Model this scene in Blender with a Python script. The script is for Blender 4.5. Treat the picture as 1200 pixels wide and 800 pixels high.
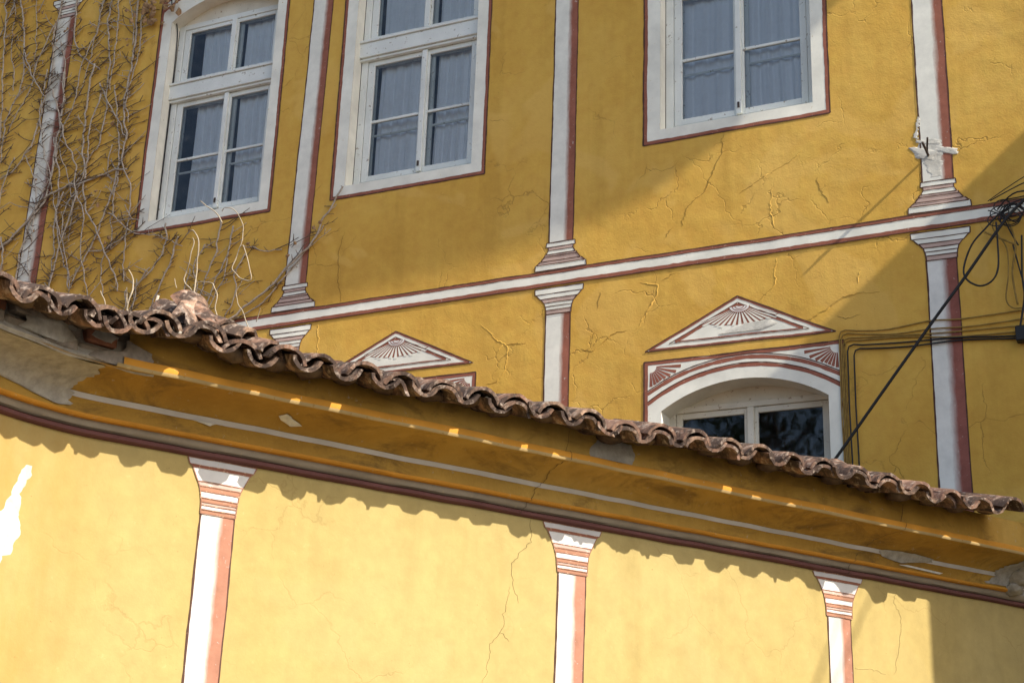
import bpy, bmesh, math, random
from mathutils import Vector, Matrix, noise
import numpy as np
random.seed(7)
R_ = math.radians
scene = bpy.context.scene
for o in list(bpy.data.objects):
    bpy.data.objects.remove(o, do_unlink=True)
COL = scene.collection

# ------------------------------------------------------------------ camera
CAM = Vector((0, 0, 1.6))
cd = bpy.data.cameras.new('camera')
cam = bpy.data.objects.new('camera', cd)
COL.objects.link(cam)
cd.sensor_fit = 'HORIZONTAL'
cd.sensor_width = 36.0
cd.lens = 54.42
cd.clip_start = 0.05
cd.clip_end = 1000
W = ((0.999342729, 0.0362506676, 0.0), (-0.0121411988, 0.334703318, 0.94224534), (0.0341570226, -0.941626029, 0.334923454))
cam.matrix_world = Matrix(((W[0][0], -W[0][1], -W[0][2], CAM[0]), (W[1][0], -W[1][1], -W[1][2], CAM[1]), (W[2][0], -W[2][1], -W[2][2], CAM[2]), (0, 0, 0, 1)))
scene.camera = cam

# ------------------------------------------------------------------ sky and sun
SUN_AZ, SUN_EL = R_(127.5), R_(40)          # azimuth clockwise from +Y
SUN = Vector((math.sin(SUN_AZ)*math.cos(SUN_EL), math.cos(SUN_AZ)*math.cos(SUN_EL), math.sin(SUN_EL)))
world = bpy.data.worlds.new('World')
scene.world = world
world.use_nodes = True
wn = world.node_tree
bg = wn.nodes['Background']
sky = wn.nodes.new('ShaderNodeTexSky')
sky.sky_type = 'NISHITA'
sky.sun_disc = False
sky.sun_elevation = SUN_EL
sky.sun_rotation = SUN_AZ
sky.air_density = 1.0
sky.dust_density = 2.0
sky.ozone_density = 1.0
wn.links.new(sky.outputs[0], bg.inputs[0])
bg.inputs[1].default_value = 0.15
sd = bpy.data.lights.new('sun', 'SUN')
sd.energy = 4.4
sd.angle = R_(0.53)
sd.color = (1.0, 0.94, 0.84)
sun = bpy.data.objects.new('sun', sd)
COL.objects.link(sun)
sun.rotation_euler = (-SUN).to_track_quat('-Z', 'Y').to_euler()
sun.location = (20, -15, 25)
scene.view_settings.view_transform = 'Standard'
scene.view_settings.look = 'None'
scene.view_settings.exposure = 0.68
scene.view_settings.gamma = 1.0
scene.view_settings.use_curve_mapping = False
scene.render.engine = 'CYCLES'
scene.cycles.max_bounces = 6
scene.cycles.diffuse_bounces = 4
scene.cycles.glossy_bounces = 3
scene.cycles.transparent_max_bounces = 8
scene.cycles.caustics_reflective = False
scene.cycles.caustics_refractive = False

# ------------------------------------------------------------------ wall frames
# main house: u runs right along its front, n out of it, z up
XM = Vector((3.79358, 10.97128, 0)); UD = Vector((0.90031877, -0.4352311, 0)); UN = Vector((-0.4352311, -0.90031877, 0))
def up(u, n, z): 
    p = XM + UD*u + UN*n
    return (p.x, p.y, z)
# front wing: l runs right along its front, n out, z up, in wing units of 0.88 m
K = 0.88
WM = Vector((-0.69447, 7.73910, 0)); LD = Vector((0.84619317, 0.53287628, 0)); LN = Vector((0.53287628, -0.84619317, 0))
LB, LR, LA = -1.62, 1.25, R_(24)            # the wing front curves towards the street left of LB
def lframe(l):
    if l >= LB:
        return WM + LD*(l*K), LD, LN
    a = min((LB-l)/LR, LA)
    c = WM + LD*(LB*K) + LN*(LR*K)
    t = LD*math.cos(a) - LN*math.sin(a)
    n = LN*math.cos(a) + LD*math.sin(a)
    p = c - n*(LR*K)
    rest = (LB-l) - LR*LA
    if rest > 0: p = p - t*(rest*K)
    return p, t, n
def lz(z): return 0.192 + K*z
def low(l, n, z):
    p, t, nn = lframe(l)
    q = p + nn*(n*K)
    return (q.x, q.y, lz(z))

def nz(x, y, s=0.0): return noise.noise(Vector((x, y, s)))
def hU(u, z):    # gentle unevenness of the hand-laid plaster, metres
    return 0.0040*nz(u*0.8, z*0.8, 1.7) + 0.0022*nz(u*2.3, z*2.3, 5.1) + 0.0019*nz(u*4.0+z, z*8.0, 9.3) + 0.0009*nz(u*8+z*4, z*15, 3.3)
def hL(l, z):
    return 0.004*nz(l*0.9, z*0.9, 21.7) + 0.0016*nz(l*2.6, z*2.6, 25.1)

# ------------------------------------------------------------------ materials
def node(nt, t, **kw):
    n = nt.nodes.new(t)
    for k, v in kw.items():
        if k == 'ins':
            for i, x in v.items(): n.inputs[i].default_value = x
        else: setattr(n, k, v)
    return n
def new_mat(name, rough=0.85, spec=0.3):
    m = bpy.data.materials.new(name); m.use_nodes = True
    nt = m.node_tree; b = nt.nodes['Principled BSDF']
    b.inputs['Roughness'].default_value = rough
    b.inputs['Specular IOR Level'].default_value = spec
    return m, nt, b
def c4(c): return (c[0], c[1], c[2], 1)
def coords(nt, kind='Object'):
    return node(nt, 'ShaderNodeTexCoord').outputs[kind]
def mapping(nt, vec, scale=(1, 1, 1)):
    mp = node(nt, 'ShaderNodeMapping'); mp.inputs['Scale'].default_value = scale
    nt.links.new(vec, mp.inputs[0]); return mp.outputs[0]
def noise_tex(nt, vec, scale, detail=4, rough=0.55, dist=0.0):
    n = node(nt, 'ShaderNodeTexNoise'); n.inputs['Scale'].default_value = scale
    n.inputs['Detail'].default_value = detail; n.inputs['Roughness'].default_value = rough; n.inputs['Distortion'].default_value = dist
    nt.links.new(vec, n.inputs['Vector']); return n.outputs['Fac']
def ramp(nt, fac, stops):
    r = node(nt, 'ShaderNodeValToRGB'); e = r.color_ramp.elements
    while len(e) < len(stops): e.new(0.5)
    for i, (p, c) in enumerate(stops):
        e[i].position = p; e[i].color = c4(c) if len(c) == 3 else c
    nt.links.new(fac, r.inputs[0]); return r.outputs[0]
def mix(nt, fac, a, b, mode='MIX'):
    m = node(nt, 'ShaderNodeMix', data_type='RGBA', blend_type=mode)
    for i, v in ((0, fac), (6, a), (7, b)):
        if isinstance(v, (int, float)): m.inputs[i].default_value = v
        elif isinstance(v, tuple): m.inputs[i].default_value = c4(v)
        else: nt.links.new(v, m.inputs[i])
    return m.outputs[2]
def bump(nt, b, h, strength=0.4, dist=0.01):
    bp = node(nt, 'ShaderNodeBump'); bp.inputs['Strength'].default_value = strength; bp.inputs['Distance'].default_value = dist
    nt.links.new(h, bp.inputs['Height']); nt.links.new(bp.outputs[0], b.inputs['Normal'])
def add(nt, a, b, ka=1.0, kb=1.0):
    m1 = node(nt, 'ShaderNodeMath', operation='MULTIPLY'); nt.links.new(a, m1.inputs[0]); m1.inputs[1].default_value = ka
    m2 = node(nt, 'ShaderNodeMath', operation='MULTIPLY_ADD'); nt.links.new(b, m2.inputs[0]); m2.inputs[1].default_value = kb
    nt.links.new(m1.outputs[0], m2.inputs[2]); return m2.outputs[0]

def plaster(name, base, dark, pale, grain=0.35, dist=0.004, stain=None, hair=False, grime=False):
    m, nt, b = new_mat(name, 0.9, 0.2)
    v = coords(nt)
    big = noise_tex(nt, v, 0.55, 5, 0.6, 0.4)
    c = ramp(nt, big, [(0.30, dark), (0.5, base), (0.72, pale)])
    streak = noise_tex(nt, mapping(nt, v, (3.5, 3.5, 0.35)), 1.3, 5, 0.6)
    c = mix(nt, ramp(nt, streak, [(0.50, (0, 0, 0)), (0.78, (0.55, 0.55, 0.55))]), c, tuple(x*0.80 for x in dark))
    spots = noise_tex(nt, v, 26, 4, 0.7)
    c = mix(nt, ramp(nt, spots, [(0.64, (0, 0, 0)), (0.80, (0.45, 0.45, 0.45))]), c, tuple(min(1, x*1.25+0.03) for x in pale))
    fine = noise_tex(nt, v, 9, 6, 0.65)
    c = mix(nt, 0.16, c, ramp(nt, fine, [(0.3, (0.25, 0.25, 0.25)), (0.7, (0.8, 0.8, 0.8))]), 'OVERLAY')
    if grime:
        # soot and scuffs worn into the old paint
        gk = noise_tex(nt, mapping(nt, v, (1, 1, 2.5)), 2.6, 8, 0.72, 0.8)
        c = mix(nt, ramp(nt, gk, [(0.50, (0, 0, 0)), (0.68, (0.75, 0.75, 0.75))]), c, (0.13, 0.075, 0.025))
        sk = noise_tex(nt, v, 17, 7, 0.75)
        c = mix(nt, ramp(nt, sk, [(0.63, (0, 0, 0)), (0.67, (0.8, 0.8, 0.8))]), c, (0.42, 0.33, 0.19))
    hl = None
    if hair:
        # faded and patched areas, and a web of hairline cracks in the old plaster
        pk = noise_tex(nt, v, 0.9, 3, 0.5, 1.2)
        c = mix(nt, ramp(nt, pk, [(0.56, (0, 0, 0)), (0.60, (hair*0.66, hair*0.66, hair*0.66))]), c, tuple(min(1, x*1.04+0.03) for x in pale))
        ck = noise_tex(nt, v, 60, 3, 0.6)
        c = mix(nt, ramp(nt, ck, [(0.725, (0, 0, 0)), (0.75, (0.75, 0.75, 0.75))]), c, (0.20, 0.12, 0.05))
        wv = node(nt, 'ShaderNodeTexNoise'); wv.inputs['Scale'].default_value = 5.0; wv.inputs['Detail'].default_value = 5; nt.links.new(v, wv.inputs['Vector'])
        av = node(nt, 'ShaderNodeVectorMath', operation='MULTIPLY_ADD'); av.inputs[1].default_value = (0.28, 0.28, 0.28)
        nt.links.new(wv.outputs['Color'], av.inputs[0]); nt.links.new(v, av.inputs[2])
        vo = node(nt, 'ShaderNodeTexVoronoi', feature='DISTANCE_TO_EDGE'); vo.inputs['Scale'].default_value = 1.9; nt.links.new(av.outputs[0], vo.inputs['Vector'])
        ms = noise_tex(nt, v, 1.4, 4, 0.6)
        e1 = ramp(nt, vo.outputs['Distance'], [(0.0, (1, 1, 1)), (0.011, (0, 0, 0))])
        e2 = ramp(nt, ms, [(0.50, (0, 0, 0)), (0.60, (1, 1, 1))])
        hm = node(nt, 'ShaderNodeMath', operation='MULTIPLY'); nt.links.new(e1, hm.inputs[0]); nt.links.new(e2, hm.inputs[1])
        hl = hm.outputs[0]
        hf = node(nt, 'ShaderNodeMath', operation='MULTIPLY'); nt.links.new(hl, hf.inputs[0]); hf.inputs[1].default_value = hair
        c = mix(nt, hf.outputs[0], c, (0.22, 0.12, 0.035))
    if stain:
        # rusty water stain on the wall's curved left end
        sx = node(nt, 'ShaderNodeSeparateXYZ'); nt.links.new(v, sx.inputs[0])
        mr = node(nt, 'ShaderNodeMapRange'); nt.links.new(sx.outputs[0], mr.inputs[0])
        for i_, x_ in ((1, -2.20), (2, -1.75), (3, 0.75), (4, 0.0)): mr.inputs[i_].default_value = x_
        sn_ = noise_tex(nt, mapping(nt, v, (3, 3, 1.2)), 1.6, 5, 0.65)
        ml = node(nt, 'ShaderNodeMath', operation='MULTIPLY'); nt.links.new(mr.outputs[0], ml.inputs[0]); nt.links.new(ramp(nt, sn_, [(0.35, (0.25, 0.25, 0.25)), (0.65, (1, 1, 1))]), ml.inputs[1])
        c = mix(nt, ml.outputs[0], c, stain)
    nt.links.new(c, b.inputs['Base Color'])
    g = noise_tex(nt, v, 70, 3, 0.6)
    ht = add(nt, fine, g, 1.0, 0.35)
    if hl is not None: ht = add(nt, ht, hl, 1.0, -2.0*hair)
    bump(nt, b, ht, grain, dist)
    return m
def flat(name, col, var=0.18, rough=0.85, scale=14, spec=0.25, bmp=0.25):
    m, nt, b = new_mat(name, rough, spec)
    v = coords(nt)
    f = noise_tex(nt, v, scale, 5, 0.65)
    c = ramp(nt, f, [(0.3, tuple(x*(1-var) for x in col)), (0.7, tuple(min(1, x*(1+var)) for x in col))])
    nt.links.new(c, b.inputs['Base Color'])
    if bmp: bump(nt, b, f, bmp, 0.004)
    return m
def worn_paint(name, col, under, thr=0.60, scale=9, var=0.10, rough=0.85):
    m, nt, b = new_mat(name, rough, 0.25)
    v = coords(nt)
    f = noise_tex(nt, v, scale*0.4, 5, 0.6)
    c = ramp(nt, f, [(0.3, tuple(x*(1-var*1.6) for x in col)), (0.7, tuple(min(1, x*(1+var)) for x in col))])
    w = noise_tex(nt, v, scale*3.2, 7, 0.72)
    k = ramp(nt, w, [(thr, (0, 0, 0)), (thr+0.05, (1, 1, 1))])
    c = mix(nt, k, c, under)
    nt.links.new(c, b.inputs['Base Color'])
    bump(nt, b, add(nt, w, f, -0.6, 0.5), 0.3, 0.003)
    return m
def shaft_paint(name, white, red, mid=0.62, soft=0.10):
    # trompe l'oeil column: white with a brushed brick-red shade along its right side (uv.x across)
    m, nt, b = new_mat(name, 0.88, 0.2)
    v = coords(nt)
    uv = node(nt, 'ShaderNodeUVMap'); uv.uv_map = 'uv'
    sx = node(nt, 'ShaderNodeSeparateXYZ'); nt.links.new(uv.outputs[0], sx.inputs[0])
    wob = noise_tex(nt, mapping(nt, v, (9, 9, 2.0)), 2.2, 5, 0.7)
    x = add(nt, sx.outputs[0], wob, 1.0, 0.20)
    k = ramp(nt, x, [(mid+0.10-soft, (0, 0, 0)), (mid+0.10, (0.55, 0.55, 0.55)), (mid+0.10+soft, (1, 1, 1))])
    f = noise_tex(nt, v, 6, 6, 0.7)
    cw = ramp(nt, f, [(0.25, tuple(c*0.80 for c in white)), (0.65, white)])
    cr = ramp(nt, f, [(0.3, tuple(c*0.8 for c in red)), (0.7, tuple(min(1, c*1.25) for c in red))])
    c = mix(nt, k, cw, cr)
    w = noise_tex(nt, v, 34, 6, 0.7)
    c = mix(nt, ramp(nt, w, [(0.63, (0, 0, 0)), (0.70, (0.7, 0.7, 0.7))]), c, tuple(min(1, a*0.75+0.05) for a in white))
    nt.links.new(c, b.inputs['Base Color'])
    bump(nt, b, add(nt, f, w, 0.6, 0.4), 0.3, 0.003)
    return m
def terracotta(name, a, b_, c_, dark):
    m, nt, b = new_mat(name, 0.92, 0.15)
    oi = node(nt, 'ShaderNodeObjectInfo')
    v0 = coords(nt)
    ad = node(nt, 'ShaderNodeVectorMath', operation='ADD')
    cm = node(nt, 'ShaderNodeCombineXYZ')
    mu = node(nt, 'ShaderNodeMath', operation='MULTIPLY'); nt.links.new(oi.outputs['Random'], mu.inputs[0]); mu.inputs[1].default_value = 37.0
    nt.links.new(mu.outputs[0], cm.inputs[0]); nt.links.new(mu.outputs[0], cm.inputs[2])
    nt.links.new(v0, ad.inputs[0]); nt.links.new(cm.outputs[0], ad.inputs[1])
    v = ad.outputs[0]
    base = ramp(nt, oi.outputs['Random'], [(0.0, a), (0.5, b_), (1.0, c_)])
    f = noise_tex(nt, v, 9, 6, 0.7, 0.5)
    col = mix(nt, ramp(nt, f, [(0.32, (0, 0, 0)), (0.53, (0.94, 0.94, 0.94))]), base, dark)
    g = noise_tex(nt, v, 22, 5, 0.7)
    col = mix(nt, ramp(nt, g, [(0.54, (0, 0, 0)), (0.68, (0.75, 0.75, 0.75))]), col, (0.50, 0.40, 0.32))
    nt.links.new(col, b.inputs['Base Color'])
    bump(nt, b, add(nt, f, g, 0.6, 0.6), 0.7, 0.006)
    return m
def glass_mat(name, refl, dirt):
    m = bpy.data.materials.new(name); m.use_nodes = True
    nt = m.node_tree; nt.nodes.clear()
    out = node(nt, 'ShaderNodeOutputMaterial')
    tr = node(nt, 'ShaderNodeBsdfTransparent'); tr.inputs[0].default_value = (0.98, 0.99, 0.99, 1)
    gl = node(nt, 'ShaderNodeBsdfGlossy'); gl.inputs['Roughness'].default_value = 0.03
    fr = node(nt, 'ShaderNodeFresnel'); fr.inputs[0].default_value = 1.52
    v = coords(nt); f = noise_tex(nt, v, 3.0, 2, 0.5)
    bp = node(nt, 'ShaderNodeBump'); bp.inputs['Strength'].default_value = 0.12; bp.inputs['Distance'].default_value = 0.02
    nt.links.new(f, bp.inputs['Height']); nt.links.new(bp.outputs[0], gl.inputs['Normal'])
    df = node(nt, 'ShaderNodeBsdfDiffuse'); df.inputs[0].default_value = (0.5, 0.5, 0.47, 1)
    d = noise_tex(nt, v, 7, 6, 0.7)
    dm = node(nt, 'ShaderNodeMapRange'); nt.links.new(d, dm.inputs[0])
    dm.inputs[1].default_value = 0.45; dm.inputs[2].default_value = 0.9; dm.inputs[3].default_value = 0.0; dm.inputs[4].default_value = dirt
    m0 = node(nt, 'ShaderNodeMixShader'); nt.links.new(dm.outputs[0], m0.inputs[0]); nt.links.new(tr.outputs[0], m0.inputs[1]); nt.links.new(df.outputs[0], m0.inputs[2])
    fm = node(nt, 'ShaderNodeMath', operation='MULTIPLY'); fm.inputs[1].default_value = refl; fm.use_clamp = True
    nt.links.new(fr.outputs[0], fm.inputs[0])
    mx = node(nt, 'ShaderNodeMixShader'); nt.links.new(fm.outputs[0], mx.inputs[0]); nt.links.new(m0.outputs[0], mx.inputs[1]); nt.links.new(gl.outputs[0], mx.inputs[2])
    nt.links.new(mx.outputs[0], out.inputs[0])
    return m
def curtain_mat():
    m = bpy.data.materials.new('sheer_curtain'); m.use_nodes = True
    nt = m.node_tree; b = nt.nodes['Principled BSDF']
    b.inputs['Base Color'].default_value = (0.92, 0.93, 0.95, 1); b.inputs['Roughness'].default_value = 0.9
    return m

M = {}
M['plaster_upper'] = plaster('yellow_plaster_house', (0.655, 0.380, 0.072), (0.590, 0.326, 0.056), (0.705, 0.436, 0.098), 0.65, 0.006, None, 0.45)
M['plaster_lower'] = plaster('yellow_plaster_wing', (0.435, 0.330, 0.126), (0.425, 0.312, 0.108), (0.445, 0.344, 0.137), 0.42, 0.004, (0.42, 0.245, 0.060), 0.20)
M['plaster_cornice'] = plaster('ochre_plaster_cornice', (0.420, 0.240, 0.045), (0.300, 0.155, 0.026), (0.480, 0.310, 0.080), 0.7, 0.008, None, False, True)
M['orange'] = worn_paint('orange_paint', (0.56, 0.25, 0.03), (0.50, 0.35, 0.16), 0.62)
M['white_paint'] = worn_paint('white_wall_paint', (0.84, 0.81, 0.69), (0.62, 0.50, 0.30), 0.635)
M['white_bright'] = worn_paint('white_column_paint', (0.74, 0.71, 0.66), (0.60, 0.50, 0.34), 0.68)
M['pink_paint'] = worn_paint('pale_red_paint', (0.55, 0.39, 0.32), (0.62, 0.56, 0.48), 0.60)
M['salmon'] = worn_paint('salmon_paint', (0.42, 0.205, 0.125), (0.52, 0.38, 0.29), 0.62)
M['red_paint'] = worn_paint('brick_red_paint', (0.30, 0.105, 0.065), (0.46, 0.27, 0.19), 0.60, 11)
M['dark_line'] = worn_paint('dark_brown_line', (0.095, 0.045, 0.032), (0.28, 0.17, 0.10), 0.62, 14)
M['line_brown'] = worn_paint('faded_brown_line', (0.30, 0.145, 0.090), (0.55, 0.36, 0.22), 0.56, 14)
M['maroon'] = worn_paint('maroon_moulding_paint', (0.150, 0.062, 0.055), (0.24, 0.14, 0.10), 0.66, 10)
M['grey_band'] = worn_paint('grey_moulding_paint', (0.30, 0.245, 0.175), (0.36, 0.28, 0.18), 0.6, 10)
M['lip'] = worn_paint('tan_lip_paint', (0.42, 0.29, 0.12), (0.34, 0.20, 0.06), 0.6, 10)
M['pale_line'] = worn_paint('pale_grey_line', (0.56, 0.53, 0.50), (0.50, 0.38, 0.18), 0.66, 12)
M['shaft_upper'] = shaft_paint('column_paint_house', (0.84, 0.81, 0.70), (0.30, 0.110, 0.070), 0.66, 0.09)
M['shaft_wide'] = shaft_paint('column_paint_house_broad', (0.82, 0.79, 0.71), (0.27, 0.095, 0.070), 0.58, 0.13)
M['shaft_lower'] = shaft_paint('column_paint_wing', (0.66, 0.63, 0.57), (0.385, 0.180, 0.115), 0.60, 0.08)
M['cream'] = worn_paint('cream_reveal_paint', (0.82, 0.785, 0.67), (0.50, 0.45, 0.36), 0.64)
M['wood_white'] = worn_paint('flaking_white_wood', (0.75, 0.76, 0.70), (0.34, 0.29, 0.22), 0.605, 6)
M['wood_cream'] = worn_paint('flaking_cream_wood', (0.68, 0.62, 0.50), (0.36, 0.27, 0.18), 0.60, 8)
M['wood_dark'] = flat('dark_gap', (0.05, 0.04, 0.035))
M['glass'] = glass_mat('window_glass', 1.6, 0.04)
M['glass_sky'] = glass_mat('sky_facing_glass', 2.2, 0.10)
M['glass_double'] = glass_mat('double_window_glass', 1.2, 0.12)
M['curtain'] = curtain_mat()
M['room'] = flat('darkened_room_wall', (0.07, 0.065, 0.06))  # near-black walls: the darkness of unlit rooms put into the colour
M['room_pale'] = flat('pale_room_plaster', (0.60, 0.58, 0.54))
M['bedding'] = flat('earthy_tile_bedding', (0.15, 0.105, 0.07), 0.35, 0.95, 22, 0.1, 0.9)
M['tile'] = terracotta('terracotta', (0.36, 0.200, 0.130), (0.28, 0.165, 0.115), (0.42, 0.270, 0.180), (0.050, 0.036, 0.030))
M['tile_new'] = terracotta('terracotta_clean', (0.42, 0.23, 0.15), (0.38, 0.21, 0.14), (0.46, 0.28, 0.19), (0.16, 0.095, 0.07))
M['deck'] = flat('grey_roof_boards', (0.13, 0.10, 0.075))
M['brick'] = flat('old_brick', (0.30, 0.13, 0.075), 0.35, 0.95, 18, 0.1, 0.8)
M['brick_grey'] = flat('mortar_smeared_brick', (0.27, 0.225, 0.18), 0.3, 0.95, 18, 0.1, 0.8)
M['mortar'] = flat('grey_mortar', (0.36, 0.33, 0.28), 0.25, 0.95, 20, 0.1, 0.7)
M['lime'] = flat('bare_lime_plaster', (0.62, 0.585, 0.50), 0.22, 0.95, 16, 0.1, 0.7)
M['crack_dark'] = flat('crack_shadow_gap', (0.07, 0.045, 0.02), 0.2)
M['vine'] = flat('grey_vine_bark', (0.44, 0.37, 0.29), 0.3, 0.9, 30, 0.1, 0.6)
M['vine_dark'] = flat('dark_twig_bark', (0.15, 0.105, 0.072), 0.3, 0.9, 30, 0.1, 0.5)
M['shoot'] = flat('dry_pale_shoot', (0.38, 0.315, 0.225), 0.25, 0.9, 30, 0.1, 0.4)
M['dry_leaf'] = flat('dry_brown_leaf', (0.33, 0.20, 0.10), 0.4, 0.9, 20, 0.1, 0.4)
M['cable'] = flat('black_rubber_cable', (0.014, 0.013, 0.013), 0.2, 0.6, 20, 0.4, 0.1)
M['cable_painted'] = flat('cable_painted_ochre', (0.30, 0.19, 0.05), 0.3, 0.8, 20, 0.2, 0.2)
M['iron'] = flat('rusty_iron', (0.06, 0.040, 0.030), 0.3, 0.7, 20, 0.4, 0.4)
M['leaf'] = flat('tree_leaf', (0.055, 0.10, 0.028), 0.4, 0.6, 3, 0.3, 0)
M['bark'] = flat('tree_bark', (0.12, 0.09, 0.065), 0.3, 0.95, 12, 0.1, 0.8)
M['paving'] = flat('worn_stone_paving', (0.085, 0.078, 0.070), 0.22, 0.9, 3, 0.2, 0.5)
M['neighbour'] = plaster('pale_neighbour_plaster', (0.52, 0.44, 0.32), (0.44, 0.36, 0.25), (0.58, 0.50, 0.38))
M['soffit'] = flat('painted_eave_boards', (0.36, 0.26, 0.12), 0.2)

# ------------------------------------------------------------------ mesh and object helpers
class MB:
    def __init__(self): self.v = []; self.f = []; self.uv = []
    def vert(self, p, uv=(0, 0)):
        self.v.append(tuple(p)); self.uv.append(uv); return len(self.v)-1
    def grid(self, fn, nx, ny, uvs=True):
        b = len(self.v)
        for j in range(ny+1):
            for i in range(nx+1):
                s, t = i/nx, j/ny
                self.vert(fn(s, t), (s, t))
        for j in range(ny):
            for i in range(nx):
                k = b + j*(nx+1) + i
                self.f.append((k, k+1, k+nx+2, k+nx+1))
        return self
    def box(self, fn, a, b):
        # axis box between corners a and b in a local frame mapped by fn
        i = len(self.v)
        for z in (a[2], b[2]):
            for (x, y) in ((a[0], a[1]), (b[0], a[1]), (b[0], b[1]), (a[0], b[1])): self.vert(fn(x, y, z))
        for q in ((3, 2, 1, 0), (4, 5, 6, 7), (0, 1, 5, 4), (1, 2, 6, 5), (2, 3, 7, 6), (3, 0, 4, 7)):
            self.f.append(tuple(i+k for k in q))
        return self
    def tube(self, pts, rad, sides=6, taper=None):
        P = [Vector(p) for p in pts]; n = len(P); rings = []
        up0 = Vector((0.3, 0.2, 0.93))
        for i, p in enumerate(P):
            d = (P[min(i+1, n-1)] - P[max(i-1, 0)])
            d = d.normalized() if d.length > 1e-9 else Vector((0, 0, 1))
            a = d.cross(up0)
            a = a.normalized() if a.length > 1e-4 else d.orthogonal().normalized()
            b = d.cross(a)
            r = rad if taper is None else rad*(1 + (taper-1)*i/max(1, n-1))
            rings.append([self.vert(p + (a*math.cos(2*math.pi*k/sides) + b*math.sin(2*math.pi*k/sides))*r) for k in range(sides)])
        for i in range(n-1):
            for k in range(sides):
                self.f.append((rings[i][k], rings[i][(k+1) % sides], rings[i+1][(k+1) % sides], rings[i+1][k]))
        self.f.append(tuple(rings[0][::-1])); self.f.append(tuple(rings[-1]))
        return self
    def mesh(self, name, mat, smooth=False, sharp=None):
        me = bpy.data.meshes.new(name)
        me.from_pydata(self.v, [], self.f)
        ul = me.uv_layers.new(name='uv')
        idx = np.empty(len(me.loops), dtype=np.int32); me.loops.foreach_get('vertex_index', idx)
        ul.data.foreach_set('uv', np.array(self.uv, dtype=np.float32)[idx].ravel())
        me.materials.append(mat if not isinstance(mat, str) else M[mat])
        if smooth:
            me.polygons.foreach_set('use_smooth', [True]*len(me.polygons))
            if sharp: me.set_sharp_from_angle(angle=R_(sharp))
        me.update()
        return me
    def build(self, name, mat, parent=None, smooth=False, sharp=None, **props):
        return link(name, self.mesh(name, mat, smooth, sharp), parent, **props)
def link(name, data, parent=None, **props):
    o = bpy.data.objects.new(name, data); COL.objects.link(o)
    if parent is not None:
        o.parent = parent
        o.matrix_parent_inverse = Matrix.Translation(-Vector(parent.get('_base', (0, 0, 0))))
    for k, v in props.items(): o[k] = v
    return o
ROOTS = []
def thing(name, label, cat, base, group=None):
    o = bpy.data.objects.new(name, None); COL.objects.link(o)
    o.location = base; o['_base'] = tuple(base); o['label'] = label; o['category'] = cat
    o.empty_display_size = 0.3
    if group: o['group'] = group
    ROOTS.append(o)
    return o
def part(name, parent, base):
    # an Empty part that carries sub-parts
    o = bpy.data.objects.new(name, None); COL.objects.link(o)
    o.empty_display_size = 0.1
    pb = Vector(parent.get('_base', (0, 0, 0)))
    o.parent = parent; o.matrix_parent_inverse = Matrix.Translation(-pb)
    o.location = base; o['_base'] = tuple(base)
    ROOTS.append(o)
    return o

# paint laid on the uneven plaster: quads and ribbons that follow the wall surface
def U3(u, z, off): return up(u, hU(u, z) + off, z)
def L3(l, z, off): return low(l, hL(l, z) + off, z)
def quad(mb, S, a, b, c, d, off, step=0.05):
    # a b c d : bottom-left, bottom-right, top-right, top-left in wall coordinates
    w = max(math.hypot(b[0]-a[0], b[1]-a[1]), math.hypot(c[0]-d[0], c[1]-d[1]))
    h = max(math.hypot(d[0]-a[0], d[1]-a[1]), math.hypot(c[0]-b[0], c[1]-b[1]))
    nx = max(1, int(math.ceil(w/step))); ny = max(1, int(math.ceil(h/step)))
    def fn(s, t):
        x = (a[0]*(1-s)+b[0]*s)*(1-t) + (d[0]*(1-s)+c[0]*s)*t
        y = (a[1]*(1-s)+b[1]*s)*(1-t) + (d[1]*(1-s)+c[1]*s)*t
        return S(x, y, off)
    return mb.grid(fn, nx, ny)
def rect(mb, S, x0, x1, z0, z1, off): return quad(mb, S, (x0, z0), (x1, z0), (x1, z1), (x0, z1), off)
def ribbon(mb, S, pts, w, off, step=0.04, wob=0.0, w1=None):
    # a painted line of width w along pts
    Q = []
    for (a, b) in zip(pts[:-1], pts[1:]):
        n = max(1, int(math.hypot(b[0]-a[0], b[1]-a[1])/step))
        for k in range(n): Q.append((a[0]+(b[0]-a[0])*k/n, a[1]+(b[1]-a[1])*k/n))
    Q.append(pts[-1])
    # the hand that drew the line was not quite steady
    Q = [(x + 0.0045*nz(x*3.1, y*3.1, 11.5) + 0.0015*nz(x*17, y*17, 2.5), y + 0.0045*nz(x*3.1, y*3.1, 14.5) + 0.0015*nz(x*17, y*17, 6.5)) for x, y in Q]
    prev = None
    for i, p in enumerate(Q):
        a = Q[max(i-1, 0)]; b = Q[min(i+1, len(Q)-1)]
        dx, dy = b[0]-a[0], b[1]-a[1]; L = math.hypot(dx, dy) or 1
        ww = w if w1 is None else w + (w1-w)*i/(len(Q)-1)
        k = 0.5*ww*(1 + (wob*nz(p[0]*23, p[1]*23, 4.4) if wob else 0))
        nx, ny = -dy/L*k, dx/L*k
        l_ = mb.vert(S(p[0]+nx, p[1]+ny, off), (0, i)); r_ = mb.vert(S(p[0]-nx, p[1]-ny, off), (1, i))
        if prev: mb.f.append((prev[1], r_, l_, prev[0]))
        prev = (l_, r_)
    return mb
def paint(parent, name, mat, S, fn, **props):
    mb = MB(); fn(mb); return mb.build(name, mat, parent, smooth=True, **props)

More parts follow.
